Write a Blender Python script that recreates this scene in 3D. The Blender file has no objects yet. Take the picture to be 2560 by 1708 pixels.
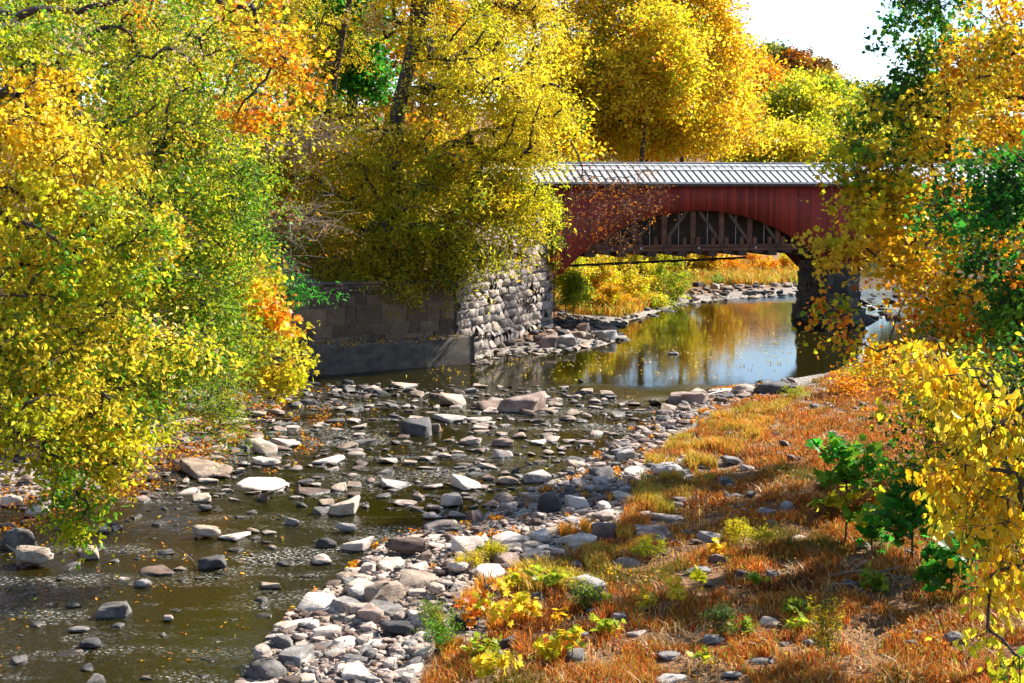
import bpy, bmesh, math, random
import numpy as np
from mathutils import Vector, Matrix, noise as mnoise
random.seed(7); RNG = np.random.default_rng(7)
SC = bpy.context.scene
COL = SC.collection
R = math.radians

# ------------------------------------------------------------------ camera
FPX, CX, CY = 1422.2, 512.0, 341.5      # focal length in pixels of a 1024x683 frame
CAMH, PITCH = 8.7, R(6.24)
cam = bpy.data.objects.new('camera', bpy.data.cameras.new('camera')); COL.objects.link(cam)
cam.location = (0, 0, CAMH); cam.rotation_euler = (math.pi/2 - PITCH, 0, 0)
cam.data.lens = 50; cam.data.sensor_width = 36; cam.data.clip_end = 3000; cam.data.clip_start = .5
SC.camera = cam
# ------------------------------------------------------------------ light
SUN_AZ, SUN_EL = R(58), R(41)
SDIR = Vector((math.sin(SUN_AZ)*math.cos(SUN_EL), math.cos(SUN_AZ)*math.cos(SUN_EL), math.sin(SUN_EL)))
w = bpy.data.worlds.new("World"); SC.world = w; w.use_nodes = True
sky = w.node_tree.nodes.new('ShaderNodeTexSky'); sky.sky_type = 'NISHITA'; sky.sun_disc = False
sky.sun_elevation = SUN_EL; sky.sun_rotation = SUN_AZ; sky.air_density = 0.85; sky.dust_density = 0.0; sky.ozone_density = 1.5
bg = w.node_tree.nodes['Background']; bg.inputs[1].default_value = 0.1
w.node_tree.links.new(sky.outputs[0], bg.inputs[0])
sl = bpy.data.lights.new('sun', 'SUN'); sl.energy = 5.0; sl.angle = R(.53); sl.color = (1, .93, .82)
so = bpy.data.objects.new('sun', sl); COL.objects.link(so); so.location = (40, 40, 60)
so.rotation_euler = SDIR.to_track_quat('Z', 'Y').to_euler()
vs = SC.view_settings; SC.display_settings.display_device = 'sRGB'
vs.view_transform = 'Standard'; vs.look = 'None'; vs.gamma = 1; vs.exposure = 1.5
cy = SC.cycles
cy.max_bounces = 9; cy.diffuse_bounces = 5; cy.glossy_bounces = 3; cy.transmission_bounces = 6; cy.transparent_max_bounces = 6
cy.use_denoising = True; cy.caustics_reflective = False; cy.caustics_refractive = False; cy.sample_clamp_indirect = 8
try: cy.denoiser = 'OPENIMAGEDENOISE'
except Exception: pass

# ------------------------------------------------------------------ pixel <-> world
SP, CP = math.sin(PITCH), math.cos(PITCH)
def ray(px, py):
    dx = (px-CX)/FPX; up = -(py-CY)/FPX
    return Vector((dx, CP + SP*up, -SP + CP*up))
def at(px, py, Y):                       # point seen at a pixel, Y metres ahead
    d = ray(px, py); t = Y/d.y
    return Vector((d.x*t, Y, CAMH + d.z*t))
def gp(px, py, z=0.0):                   # point seen at a pixel on the level z
    d = ray(px, py); t = (z-CAMH)/d.z
    return Vector((d.x*t, d.y*t, z))
def proj(P):
    P = np.asarray(P, float); x = P[..., 0]; y = P[..., 1]; z = P[..., 2]-CAMH
    f = y*CP - z*SP; u = y*SP + z*CP
    return CX + FPX*x/f, CY - FPX*u/f
def inpoly(px, py, poly):
    px = np.asarray(px); py = np.asarray(py); ins = np.zeros(px.shape, bool); n = len(poly)
    for i in range(n):
        x1, y1 = poly[i]; x2, y2 = poly[(i+1) % n]
        if y1 == y2: continue
        c = ((y1 > py) != (y2 > py)) & (px < (x2-x1)*(py-y1)/(y2-y1)+x1)
        ins ^= c
    return ins
def vnoise(x, y, s=1.0, seed=0):         # cheap smooth noise, roughly -1..1
    r = np.random.default_rng(seed); v = 0
    for k in range(6):
        a = r.uniform(0, 6.28); f = s*r.uniform(.6, 1.9); p = r.uniform(0, 6.28)
        v = v + np.sin((x*math.cos(a)+y*math.sin(a))*f+p + 1.3*np.sin((y*math.cos(a)-x*math.sin(a))*f*.7+p*2))
    return v/3.2

# ------------------------------------------------------------------ materials
def mat(name):
    m = bpy.data.materials.new(name); m.use_nodes = True
    return m, m.node_tree.nodes, m.node_tree.links, m.node_tree.nodes['Principled BSDF']
def ramp(N, stops):
    r = N.new('ShaderNodeValToRGB'); e = r.color_ramp.elements
    while len(e) < len(stops): e.new(.5)
    for i, (p, c) in enumerate(stops): e[i].position = p; e[i].color = (*c, 1) if len(c) == 3 else c
    return r
def noise_(N, L, scale, detail=5, rough=.6, coord=None, stretch=None):
    n = N.new('ShaderNodeTexNoise'); n.inputs['Scale'].default_value = scale
    n.inputs['Detail'].default_value = detail; n.inputs['Roughness'].default_value = rough
    if coord is not None:
        if stretch:
            mp = N.new('ShaderNodeMapping'); mp.inputs['Scale'].default_value = stretch
            L.new(coord, mp.inputs[0]); coord = mp.outputs[0]
        L.new(coord, n.inputs['Vector'])
    return n
def leaf_mat(name, trans=.45, gloss=.25):
    m, N, L, b = mat(name)
    a = N.new('ShaderNodeAttribute'); a.attribute_name = 'col'
    t = N.new('ShaderNodeBsdfTranslucent'); mx = N.new('ShaderNodeMixShader'); mx.inputs[0].default_value = trans
    g = N.new('ShaderNodeNewGeometry'); n = noise_(N, L, 45, 3, .7, g.outputs['Position']); r = ramp(N, [(.36, (.55, .42, .30)), (.5, (1, 1, 1))]); L.new(n.outputs[0], r.inputs[0])
    mu = N.new('ShaderNodeMix'); mu.data_type = 'RGBA'; mu.blend_type = 'MULTIPLY'; mu.inputs[0].default_value = .7; L.new(a.outputs['Color'], mu.inputs[6]); L.new(r.outputs[0], mu.inputs[7])   # blotches on the blades
    L.new(mu.outputs[2], b.inputs['Base Color']); L.new(mu.outputs[2], t.inputs[0])
    b.inputs['Roughness'].default_value = .42; b.inputs['Specular IOR Level'].default_value = gloss
    L.new(b.outputs[0], mx.inputs[1]); L.new(t.outputs[0], mx.inputs[2])
    L.new(mx.outputs[0], N['Material Output'].inputs[0]); return m
def rough_mat(name, stops, scale=3, bump=.4, rough=.85, bscale=None, dist=.03, coord='Object', stretch=None, detail=7):
    m, N, L, b = mat(name); tc = N.new('ShaderNodeTexCoord')
    n = noise_(N, L, scale, detail, .62, tc.outputs[coord], stretch); r = ramp(N, stops)
    L.new(n.outputs[0], r.inputs[0]); L.new(r.outputs[0], b.inputs['Base Color']); b.inputs['Roughness'].default_value = rough
    n2 = noise_(N, L, bscale or scale*4, 8, .65, tc.outputs[coord], stretch)
    bp = N.new('ShaderNodeBump'); bp.inputs['Strength'].default_value = bump; bp.inputs['Distance'].default_value = dist
    L.new(n2.outputs[0], bp.inputs['Height']); L.new(bp.outputs[0], b.inputs['Normal']); return m
def rock_mat(name, stops, band=True):
    m, N, L, b = mat(name); g = N.new('ShaderNodeNewGeometry'); tc = N.new('ShaderNodeTexCoord')
    oi = N.new('ShaderNodeObjectInfo')
    n = noise_(N, L, 2.2, 8, .65, g.outputs['Position']); r = ramp(N, stops)
    ad = N.new('ShaderNodeMath'); ad.operation = 'MULTIPLY_ADD'; ad.inputs[1].default_value = .36; 
    sb = N.new('ShaderNodeMath'); sb.operation = 'SUBTRACT'; sb.inputs[1].default_value = .18
    L.new(oi.outputs['Random'], ad.inputs[0]); L.new(n.outputs[0], sb.inputs[0]); L.new(sb.outputs[0], ad.inputs[2])
    L.new(ad.outputs[0], r.inputs[0])
    # fine mineral speckle
    n3 = noise_(N, L, 38, 4, .7, g.outputs['Position']); r3 = ramp(N, [(.35, (.62, .6, .58)), (.62, (1.15, 1.13, 1.1))])
    L.new(n3.outputs[0], r3.inputs[0])
    mu = N.new('ShaderNodeMix'); mu.data_type = 'RGBA'; mu.blend_type = 'MULTIPLY'; mu.inputs[0].default_value = 1
    L.new(r.outputs[0], mu.inputs[6]); L.new(r3.outputs[0], mu.inputs[7])
    # wet foot: stone below about 5 cm over the water is dark and glossy
    sx = N.new('ShaderNodeSeparateXYZ'); L.new(g.outputs['Position'], sx.inputs[0])
    nw = N.new('ShaderNodeMath'); nw.operation = 'MULTIPLY_ADD'; nw.inputs[1].default_value = -.06; L.new(n.outputs[0], nw.inputs[0]); L.new(sx.outputs[2], nw.inputs[2])
    mr = N.new('ShaderNodeMapRange'); mr.inputs[1].default_value = .0; mr.inputs[2].default_value = .03
    L.new(nw.outputs[0], mr.inputs[0])
    wet = N.new('ShaderNodeMix'); wet.data_type = 'RGBA'; wet.inputs[6].default_value = (.035, .03, .022, 1)
    L.new(mr.outputs[0], wet.inputs[0]); L.new(mu.outputs[2], wet.inputs[7]); L.new(wet.outputs[2], b.inputs['Base Color'])
    rr = N.new('ShaderNodeMapRange'); rr.inputs[3].default_value = .25; rr.inputs[4].default_value = .78
    L.new(mr.outputs[0], rr.inputs[0]); L.new(rr.outputs[0], b.inputs['Roughness'])
    n2 = noise_(N, L, 9, 9, .68, g.outputs['Position'], (1, 1, 2.6))
    bp = N.new('ShaderNodeBump'); bp.inputs['Strength'].default_value = .75; bp.inputs['Distance'].default_value = .05
    L.new(n2.outputs[0], bp.inputs['Height']); L.new(bp.outputs[0], b.inputs['Normal']); return m
M = {}
M['leaf'] = leaf_mat('leaf', .58); M['leaf_thin'] = leaf_mat('leaf_thin', .68)
M['leaf_matte'] = leaf_mat('leaf_matte', .3, .12)
M['grass'] = leaf_mat('dry_grass', .35, .15)
M['bark'] = rough_mat('bark', [(.3, (.018, .013, .009)), (.7, (.075, .055, .04))], 6, .8, .9, stretch=(1, 1, .3))
M['bark_pale'] = rough_mat('bark_pale', [(.3, (.12, .1, .075)), (.65, (.42, .38, .31))], 2.5, .5, .8)
M['twig'] = rough_mat('twig', [(.3, (.10, .07, .05)), (.7, (.26, .2, .15))], 5, .3, .8)
PALE = [(.26, (.23, .17, .14)), (.42, (.45, .365, .31)), (.58, (.61, .515, .45)), (.8, (.72, .64, .575))]
GREY = [(.28, (.06, .055, .05)), (.5, (.20, .185, .175)), (.75, (.42, .39, .37))]
DARK = [(.28, (.022, .022, .025)), (.55, (.07, .068, .07)), (.8, (.17, .16, .155))]
BROWN = [(.28, (.075, .045, .033)), (.5, (.20, .13, .10)), (.78, (.40, .30, .25))]
TAN = [(.28, (.20, .14, .10)), (.5, (.42, .33, .25)), (.78, (.60, .50, .41))]
for k, s in (('pale', PALE), ('grey', GREY), ('dark', DARK), ('brown', BROWN), ('tan', TAN)): M['rock_'+k] = rock_mat('stone_'+k, s)

# ------------------------------------------------------------------ mesh helpers
def tag(o, label=None, cat=None, group=None, kind=None):
    if label: o['label'] = label
    if cat: o['category'] = cat
    if group: o['group'] = group
    if kind: o['kind'] = kind
    return o
def empty(name, loc, rz=0):
    o = bpy.data.objects.new(name, None); COL.objects.link(o); o.location = loc; o.rotation_euler = (0, 0, rz)
    o.empty_display_size = .3; return o
def mk(name, V, F, m, parent=None, col=None, smooth=False, mats=None, midx=None, loc=None):
    """one mesh object; F = array (n,k) or list of such arrays"""
    if not isinstance(F, list): F = [F]
    F = [np.asarray(f, np.int32) for f in F if len(f)]
    V = np.asarray(V, np.float32)
    if loc is not None: V = V - np.asarray(loc, np.float32)
    me = bpy.data.meshes.new(name); me.vertices.add(len(V)); me.vertices.foreach_set('co', V.ravel())
    tot = np.concatenate([np.full(len(f), f.shape[1], np.int32) for f in F]); idx = np.concatenate([f.ravel() for f in F])
    me.loops.add(len(idx)); me.loops.foreach_set('vertex_index', idx)
    me.polygons.add(len(tot)); st = np.zeros(len(tot), np.int32); st[1:] = np.cumsum(tot)[:-1]
    me.polygons.foreach_set('loop_start', st); me.polygons.foreach_set('loop_total', tot)
    if smooth: me.polygons.foreach_set('use_smooth', np.ones(len(tot), bool))
    for mm in (mats or [m]): me.materials.append(mm)
    if midx is not None: me.polygons.foreach_set('material_index', np.asarray(midx, np.int32))
    me.update(); me.validate()
    if col is not None:
        a = me.color_attributes.new('col', 'FLOAT_COLOR', 'POINT'); c = np.ones((len(V), 4), np.float32); c[:, :3] = col
        a.data.foreach_set('color', c.ravel())
    o = bpy.data.objects.new(name, me); COL.objects.link(o)
    if loc is not None: o.location = loc
    if parent: o.parent = parent
    return o
class MB:
    def __init__(s): s.v = []; s.f = []; s.mi = []
    def box(s, x0, x1, y0, y1, z0, z1, mi=0):
        b = len(s.v); s.v += [(x0,y0,z0),(x1,y0,z0),(x1,y1,z0),(x0,y1,z0),(x0,y0,z1),(x1,y0,z1),(x1,y1,z1),(x0,y1,z1)]
        s.f += [(b,b+3,b+2,b+1),(b+4,b+5,b+6,b+7),(b,b+1,b+5,b+4),(b+1,b+2,b+6,b+5),(b+2,b+3,b+7,b+6),(b+3,b,b+4,b+7)]; s.mi += [mi]*6
    def bar(s, a, c, wx, wy, mi=0):       # rectangular bar from a to c, wx wide in the x-z plane, wy deep
        a = Vector(a); c = Vector(c); d = (c-a).normalized(); n = Vector((0, 1, 0)); 
        if abs(d.y) > .9: n = Vector((0, 0, 1))
        t = d.cross(n).normalized()*wx/2; n = t.normalized().cross(d).normalized()*wy/2; b = len(s.v)
        for p in (a, c): s.v += [tuple(p-t-n), tuple(p+t-n), tuple(p+t+n), tuple(p-t+n)]
        s.f += [(b,b+1,b+2,b+3),(b+7,b+6,b+5,b+4),(b,b+4,b+5,b+1),(b+1,b+5,b+6,b+2),(b+2,b+6,b+7,b+3),(b+3,b+7,b+4,b)]; s.mi += [mi]*6
    def out(s, name, m, parent=None, mats=None, bevel=0):
        me = bpy.data.meshes.new(name); me.from_pydata(s.v, [], s.f)
        for mm in (mats or [m]): me.materials.append(mm)
        me.polygons.foreach_set('material_index', s.mi)
        bm = bmesh.new(); bm.from_mesh(me); bmesh.ops.recalc_face_normals(bm, faces=bm.faces)
        if bevel: bmesh.ops.bevel(bm, geom=bm.edges[:], offset=bevel, segments=1, affect='EDGES')
        bm.to_mesh(me); bm.free(); o = bpy.data.objects.new(name, me); COL.objects.link(o)
        if parent: o.parent = parent
        return o

# leaf templates: vertices (unit length along +y, normal +z) and triangles
def T_diamond(): return np.array([(0,0,0),(.36,.5,.1),(0,1,-.04),(-.36,.5,.1)]), np.array([(0,1,2),(0,2,3)])
def T_oval():
    return np.array([(0,0,0),(0,.5,-.03),(0,1,-.16),(-.27,.28,.07),(-.25,.68,.03),(.27,.28,.07),(.25,.68,.03)]), \
        np.array([(0,1,3),(3,1,4),(4,1,2),(0,5,1),(5,6,1),(6,2,1)])
def T_narrow():
    v, f = T_oval(); v = v.copy(); v[:, 0] *= .5; return v, f
def T_lobed():
    v = [(0,.35,-.05)]
    pts = [(0,0),(.28,.02),(.52,.16),(.34,.33),(.60,.60),(.26,.60),(0,1.0),(-.26,.60),(-.60,.60),(-.34,.33),(-.52,.16),(-.28,.02)]
    for i, (x, y) in enumerate(pts): v.append((x, y, .07*abs(x) - .12*max(0, y-.6)))
    f = [(0, 1+i, 1+(i+1) % 12) for i in range(12)]
    return np.array(v), np.array(f)
TM = {'diamond': T_diamond(), 'oval': T_oval(), 'narrow': T_narrow(), 'lobed': T_lobed()}
def leaves(P, size, tmpl, droop=.3, up=.8, rng=RNG):
    """leaf verts/faces at P with leaf axes drooping and blades turned up"""
    n = len(P); tv, tf = TM[tmpl]
    ax = rng.normal(size=(n, 3)); ax /= np.linalg.norm(ax, axis=1)[:, None]; ax[:, 2] = ax[:, 2]*.7 - droop
    ax /= np.linalg.norm(ax, axis=1)[:, None]
    nn = rng.normal(size=(n, 3))*.75; nn[:, 2] += up
    nn -= (nn*ax).sum(1)[:, None]*ax; nn /= np.linalg.norm(nn, axis=1)[:, None]+1e-9
    sd = np.cross(ax, nn)
    s = size[:, None, None]
    V = P[:, None, :] + s*(tv[None, :, 0, None]*sd[:, None] + tv[None, :, 1, None]*ax[:, None] + tv[None, :, 2, None]*nn[:, None])
    F = tf[None] + (np.arange(n)*len(tv))[:, None, None]
    return V.reshape(-1, 3), F.reshape(-1, 3), len(tv)
def tubes(A, B, ra, rb, sides=5):
    A = np.asarray(A, float); B = np.asarray(B, float); n = len(A); d = B-A; l = np.linalg.norm(d, axis=1)[:, None]+1e-9; d = d/l
    ref = np.where(np.abs(d[:, 2:3]) > .9, [[1., 0, 0]], [[0, 0, 1.]]); u = np.cross(d, ref); u /= np.linalg.norm(u, axis=1)[:, None]+1e-9; v = np.cross(d, u)
    an = np.arange(sides)*2*math.pi/sides; c = np.cos(an)[None, :, None]; s = np.sin(an)[None, :, None]
    ring = c*u[:, None]+s*v[:, None]; ra = np.asarray(ra)[:, None, None]; rb = np.asarray(rb)[:, None, None]
    V = np.concatenate([A[:, None]+ring*ra, B[:, None]+ring*rb], 1).reshape(-1, 3)
    i = np.arange(sides); j = (i+1) % sides; q = np.stack([i, j, j+sides, i+sides], 1)
    F = (q[None]+(np.arange(n)*2*sides)[:, None, None]).reshape(-1, 4)
    return V, F

# palettes (own colours of the leaves; the near yellow mix also holds shade)
C = dict(Y1=(.88,.67,.045), Y2=(.86,.50,.015), YG=(.56,.58,.02), GR=(.15,.34,.02), DG=(.04,.14,.018), EM=(.06,.34,.03), OR=(.82,.28,.012),
         RB=(.36,.11,.015), OL=(.70,.57,.02), OD=(.52,.42,.025), BR=(.22,.10,.03), RO=(.62,.13,.012), LG=(.32,.42,.03), PK=(.66,.50,.30), FG=(.10,.17,.04))
def pal(s):                                # 'Y1*3 YG*1'
    out = []
    for t in s.split():
        k, _, n = t.partition('*'); out.append((C[k], float(n or 1)))
    return np.array([c for c, _ in out]), np.array([n for _, n in out])/sum(n for _, n in out)
def blob(px, py, rx, ry, Y, ty, n=40, p=None): # crown lobe seen at a pixel, at Y metres, of radii rx, ry pixels and depth ty metres
    c = at(px, py, Y); return (np.array(c), np.array((rx*Y/FPX, ty, ry*Y/FPX)), n, p)
def tree(name, label, cat, base, trunk, blobs, palette, leaf='oval', size=.09, nleaf=90, spread=.45, droop=.3, up=.7, tr=.18,
         group=None, bark='bark', twigs=4, seed=0, lmat='leaf', mix=.35, tsway=.25, parts=('trunk', 'crown'), minr=.008, flat=.6, taper=.5, shell=2.4):
    """trunk: list of points above base.  Limbs grow from it to every leaf cluster of the crown lobes."""
    rng = np.random.default_rng(seed+11); base = np.array(base, float)
    pts = [base]+[np.array(t, float) for t in trunk]
    nodes = [base]; par = [-1]
    for a, b in zip(pts[:-1], pts[1:]):
        k = max(2, int(np.linalg.norm(b-a)/.8))
        for i in range(1, k+1):
            p = a+(b-a)*i/k + rng.normal(size=3)*tsway*.12*(i < k); nodes.append(p); par.append(len(nodes)-2)
    ntrunk = len(nodes)
    cl = []; pk = []
    for c, r, n, p in blobs:
        q = rng.normal(size=(n, 3)); q /= np.linalg.norm(q, axis=1)[:, None]; q *= rng.uniform(0, 1, (n, 1))**(1/shell)
        cl.append(c+q*r); pk += [p or palette]*n
    cl = np.concatenate(cl); T = np.array(nodes)
    dist = np.array([np.min(np.linalg.norm(T-c, axis=1)) for c in cl]); order = np.argsort(dist)
    buf = np.zeros((len(cl)*14+len(nodes)+10, 3)); buf[:len(nodes)] = T; nn = len(nodes); cnt_node = []
    for oi in order:
        c = cl[oi]; d = c-buf[:nn]; L = np.linalg.norm(d, axis=1)
        cost = L + np.where(d[:, 2] < 0, -d[:, 2]*.5, 0)
        if nn > 3: cost[:max(1, ntrunk//6)] += 2
        k = int(np.argmin(cost)); a = buf[k].copy(); Lk = L[k]; m = int(min(12, max(2, Lk/max(.5, spread*1.3))))
        prev = k; sag = Lk*.10
        for i in range(1, m+1):
            t = i/m; p = a+(c-a)*t; p[2] += math.sin(t*math.pi)*sag
            if i < m: p += rng.normal(size=3)*Lk*.035
            buf[nn] = p; par.append(prev); prev = nn; nn += 1
        cnt_node.append(prev)
    par = np.array(par); w_ = np.zeros(nn); w_[cnt_node] = 1
    for i in range(nn-1, 0, -1): w_[par[i]] += w_[i]
    rad = np.maximum(minr, tr*(w_/w_[0])**taper); 
    A = buf[par[1:nn]]; B = buf[1:nn]; V, F = tubes(A, B, np.minimum(rad[par[1:nn]], rad[1:nn]*1.5), rad[1:nn], 6)
    FF = [F]
    if twigs:
        e = buf[cnt_node]; e = np.repeat(e, twigs, 0); dirs = rng.normal(size=e.shape)*[1, 1, flat]; dirs[:, 2] -= droop*.5
        e2 = e+dirs*spread*.9; mid = (e+e2)/2+rng.normal(size=e.shape)*spread*.1+[0, 0, spread*.12]
        for a_, b_ in ((e, mid), (mid, e2)):
            v2, f2 = tubes(a_, b_, np.full(len(a_), minr*.8), np.full(len(a_), minr*.5), 4); FF.append(f2+len(V)); V = np.concatenate([V, v2])
    root = empty(name, base); tag(root, label, cat, group)
    mk(parts[0], V-base, FF, M[bark], root, smooth=True)
    order_c = cl; P = []; CC = []
    for i, c in enumerate(cl):
        n = int(nleaf*rng.uniform(.6, 1.4)); cols, wt = pal(pk[i])
        pc = cols[rng.choice(len(cols), p=wt)]
        # leaves sit along a few twigs of the spray
        tw = rng.normal(size=(5, 3))*[1, 1, flat]*spread; k = rng.integers(0, 5, n); t = rng.uniform(.1, 1, (n, 1))**.7
        q = c+tw[k]*t + rng.normal(size=(n, 3))*spread*.28 - np.array([0, 0, droop*spread])*t*t
        P.append(q); cc = np.tile(pc, (n, 1)); o = rng.uniform(size=n) < mix; cc[o] = cols[rng.choice(len(cols), size=o.sum(), p=wt)]
        CC.append(cc*rng.uniform(.72, 1.18, (n, 1))*rng.uniform(.85, 1.12))
    P = np.concatenate(P); CC = np.clip(np.concatenate(CC), 0, .95)
    s = size*rng.uniform(.6, 1.3, len(P))
    LV, LF, k = leaves(P-base, s, leaf, droop, up, rng)
    mk(parts[1], LV, LF, M[lmat], root, col=np.repeat(CC, k, 0))
    return root
# ------------------------------------------------------------------ terrain
RSH = [(-2,-40),(-3.5,5),(-4.6,18),(-4.9,24.9),(-4.6,27.5),(-4.2,29.5),(-3.5,32.5),(-2.9,35),(-.9,36.8),(.3,39.6),(2.0,43.5),(3.4,47.5),(5.4,52.5),(8.0,59),(12.5,63.8),(16,67),(20,73),(27,80),(38,90),(60,100),(100,110),(200,120),(420,130)]
WALL0, WALL1, WALL2, ABUT = (-16.5,61.3), (-9.8,65.5), (-2.6,70.3), (2.3,83.6)
def g2(px, py): p = gp(px, py, 0); return (p.x, p.y)
WPOLY = [(-60,50),(-22,56),WALL0,WALL1,WALL2,ABUT,(.9,90),(-60,97)]
LSH = [(-20,-40),(-18,10),(-16.5,24),(-14.6,32),(-13.6,39.4),(-11.6,44),(-12.6,50.5),(-11.2,57.8),(-13,60),WALL0,WALL1,(WALL2[0]+.3,WALL2[1]-.2),g2(500,353),g2(555,351),g2(600,346),g2(630,338),g2(612,329),g2(628,321),(12,104),(17,110),(25,117),(28.5,133),(34,160),(52,190),(200,222),(420,235)]
def segdist(X, Y, pts):
    best = np.full(X.shape, 1e9); idx = np.zeros(X.shape, int)
    for i in range(len(pts)-1):
        (x1, y1), (x2, y2) = pts[i], pts[i+1]; dx, dy = x2-x1, y2-y1
        t = np.clip(((X-x1)*dx+(Y-y1)*dy)/(dx*dx+dy*dy), 0, 1); d = np.hypot(X-x1-t*dx, Y-y1-t*dy)
        m = d < best; best[m] = d[m]; idx[m] = i
    return best, idx
RIVER = RSH+LSH[::-1]
def sm(x): x = np.clip(x, 0, 1); return x*x*(3-2*x)
WI = ()                                  # left-shore segments that carry the walls
def height(X, Y):
    X = np.asarray(X, float); Y = np.asarray(Y, float)
    dr, _ = segdist(X, Y, RSH); dl, il = segdist(X, Y, LSH); ins = inpoly(X, Y, RIVER)
    right = (dr < dl)
    d = np.minimum(dr, dl)
    n1 = vnoise(X, Y, .8, 3)*.10 + vnoise(X, Y, 2.4, 4)*.05
    hr = .04+.05*np.minimum(dr, 12)+.13*np.clip(dr-12, 0, 26) + n1*np.minimum(1, dr/3)
    hl = .06+.09*np.minimum(dl, 5)+.32*np.clip(dl-5, 0, 45) + n1*np.minimum(1, dl/3)
    dw, _ = segdist(X, Y, WPOLY[:7]); inw = inpoly(X, Y, WPOLY); wall = inw & (dw > .5)
    hw = np.where(dw < .9, 3.0, 3.6+.33*np.clip(dw-1, 0, 50)) 
    far = (Y > 84) & ~wall
    hf = .08+.06*np.minimum(dl, 9)+.2*np.clip(dl-9, 0, 55)+n1
    hl = np.where(wall, hw, np.where(far, hf, hl))
    h = np.where(right, hr, hl)
    bed = -.12-.05*np.minimum(d, 6) + vnoise(X, Y, 1.6, 5)*.05
    bed = np.where(Y > 62, np.minimum(bed, -.25-.1*np.minimum(d, 5)), bed)
    h = np.where(ins, bed, h); h = np.where(wall, hw, h)
    hill = 50*sm((Y-700)/500) + 12*sm((Y-200)/200)*sm((20-X)/60)
    return h+hill
def gz(x, y): return float(height(np.array([x]), np.array([y]))[0])
def gph(px, py):                              # where a pixel meets the terrain
    z = 0.3
    for _ in range(6): p = gp(px, py, z); z = max(gz(p.x, p.y), -.02)
    p.z = z; return p
gx = np.unique(np.round(np.concatenate([np.linspace(-500,-60,24), np.arange(-60,-24,1.5), np.arange(-24,30,.45), np.arange(30,70,1.2), np.linspace(70,1500,50)]),3))
gy = np.unique(np.round(np.concatenate([np.linspace(-60,14,12), np.arange(14,92,.45), np.arange(92,160,1.2), np.linspace(160,460,50), np.linspace(480,2400,45)]),3))
GX, GY = np.meshgrid(gx, gy); GZ = height(GX, GY)
nx, ny = len(gx), len(gy); ii = (np.arange(ny-1)[:, None]*nx+np.arange(nx-1)).ravel()
GF = np.stack([ii, ii+1, ii+nx+1, ii+nx], 1)
drr, _ = segdist(GX, GY, RSH); insr = inpoly(GX, GY, RIVER)
soil = np.clip((drr-2.5+vnoise(GX, GY, .9, 8)*2)/2.5, 0, 1)*(~insr)
dll, _ = segdist(GX, GY, LSH); soil = np.where((dll < drr) & ~insr, np.clip((dll-2)/2, 0, 1), soil)
m, N, L, b = mat('ground'); g = N.new('ShaderNodeNewGeometry'); a = N.new('ShaderNodeAttribute'); a.attribute_name = 'col'
n1 = noise_(N, L, 1.7, 9, .7, g.outputs['Position']); n2 = noise_(N, L, 7, 8, .7, g.outputs['Position'])
vo = N.new('ShaderNodeTexVoronoi'); vo.inputs['Scale'].default_value = 9; L.new(g.outputs['Position'], vo.inputs['Vector'])
rg = ramp(N, [(0, (.05, .04, .03)), (.35, (.16, .135, .11)), (.65, (.30, .26, .22)), (1, (.42, .38, .34))])
sp_ = N.new('ShaderNodeSeparateColor'); L.new(vo.outputs['Color'], sp_.inputs[0]); L.new(sp_.outputs[0], rg.inputs[0])
rs = ramp(N, [(.3, (.05, .028, .012)), (.5, (.16, .075, .025)), (.65, (.30, .13, .03)), (.8, (.12, .09, .03))]); L.new(n2.outputs[0], rs.inputs[0])
mx = N.new('ShaderNodeMix'); mx.data_type = 'RGBA'; L.new(a.outputs['Fac'], mx.inputs[0]); L.new(rg.outputs[0], mx.inputs[6]); L.new(rs.outputs[0], mx.inputs[7])
# the bed under water is brown silt over the stones
sx = N.new('ShaderNodeSeparateXYZ'); L.new(g.outputs['Position'], sx.inputs[0]); mr = N.new('ShaderNodeMapRange'); mr.inputs[1].default_value = -.10; mr.inputs[2].default_value = .0
L.new(sx.outputs[2], mr.inputs[0]); rb = ramp(N, [(.3, (.05, .035, .01)), (.55, (.16, .11, .03)), (.75, (.30, .20, .06))]); L.new(n1.outputs[0], rb.inputs[0])
mb = N.new('ShaderNodeMix'); mb.data_type = 'RGBA'; L.new(mr.outputs[0], mb.inputs[0]); L.new(rb.outputs[0], mb.inputs[6]); L.new(mx.outputs[2], mb.inputs[7])
L.new(mb.outputs[2], b.inputs['Base Color']); b.inputs['Roughness'].default_value = .95
bp = N.new('ShaderNodeBump'); bp.inputs['Strength'].default_value = .9; bp.inputs['Distance'].default_value = .06
ma = N.new('ShaderNodeMath'); ma.operation = 'SUBTRACT'; L.new(n2.outputs[0], ma.inputs[0]); L.new(vo.outputs['Distance'], ma.inputs[1]); L.new(ma.outputs[0], bp.inputs['Height']); L.new(bp.outputs[0], b.inputs['Normal'])
M['ground'] = m
V = np.stack([GX.ravel(), GY.ravel(), GZ.ravel()], 1)
tag(mk('ground', V, GF, m, smooth=True, col=np.repeat(soil.reshape(-1, 1), 3, 1)), kind='structure')

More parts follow.
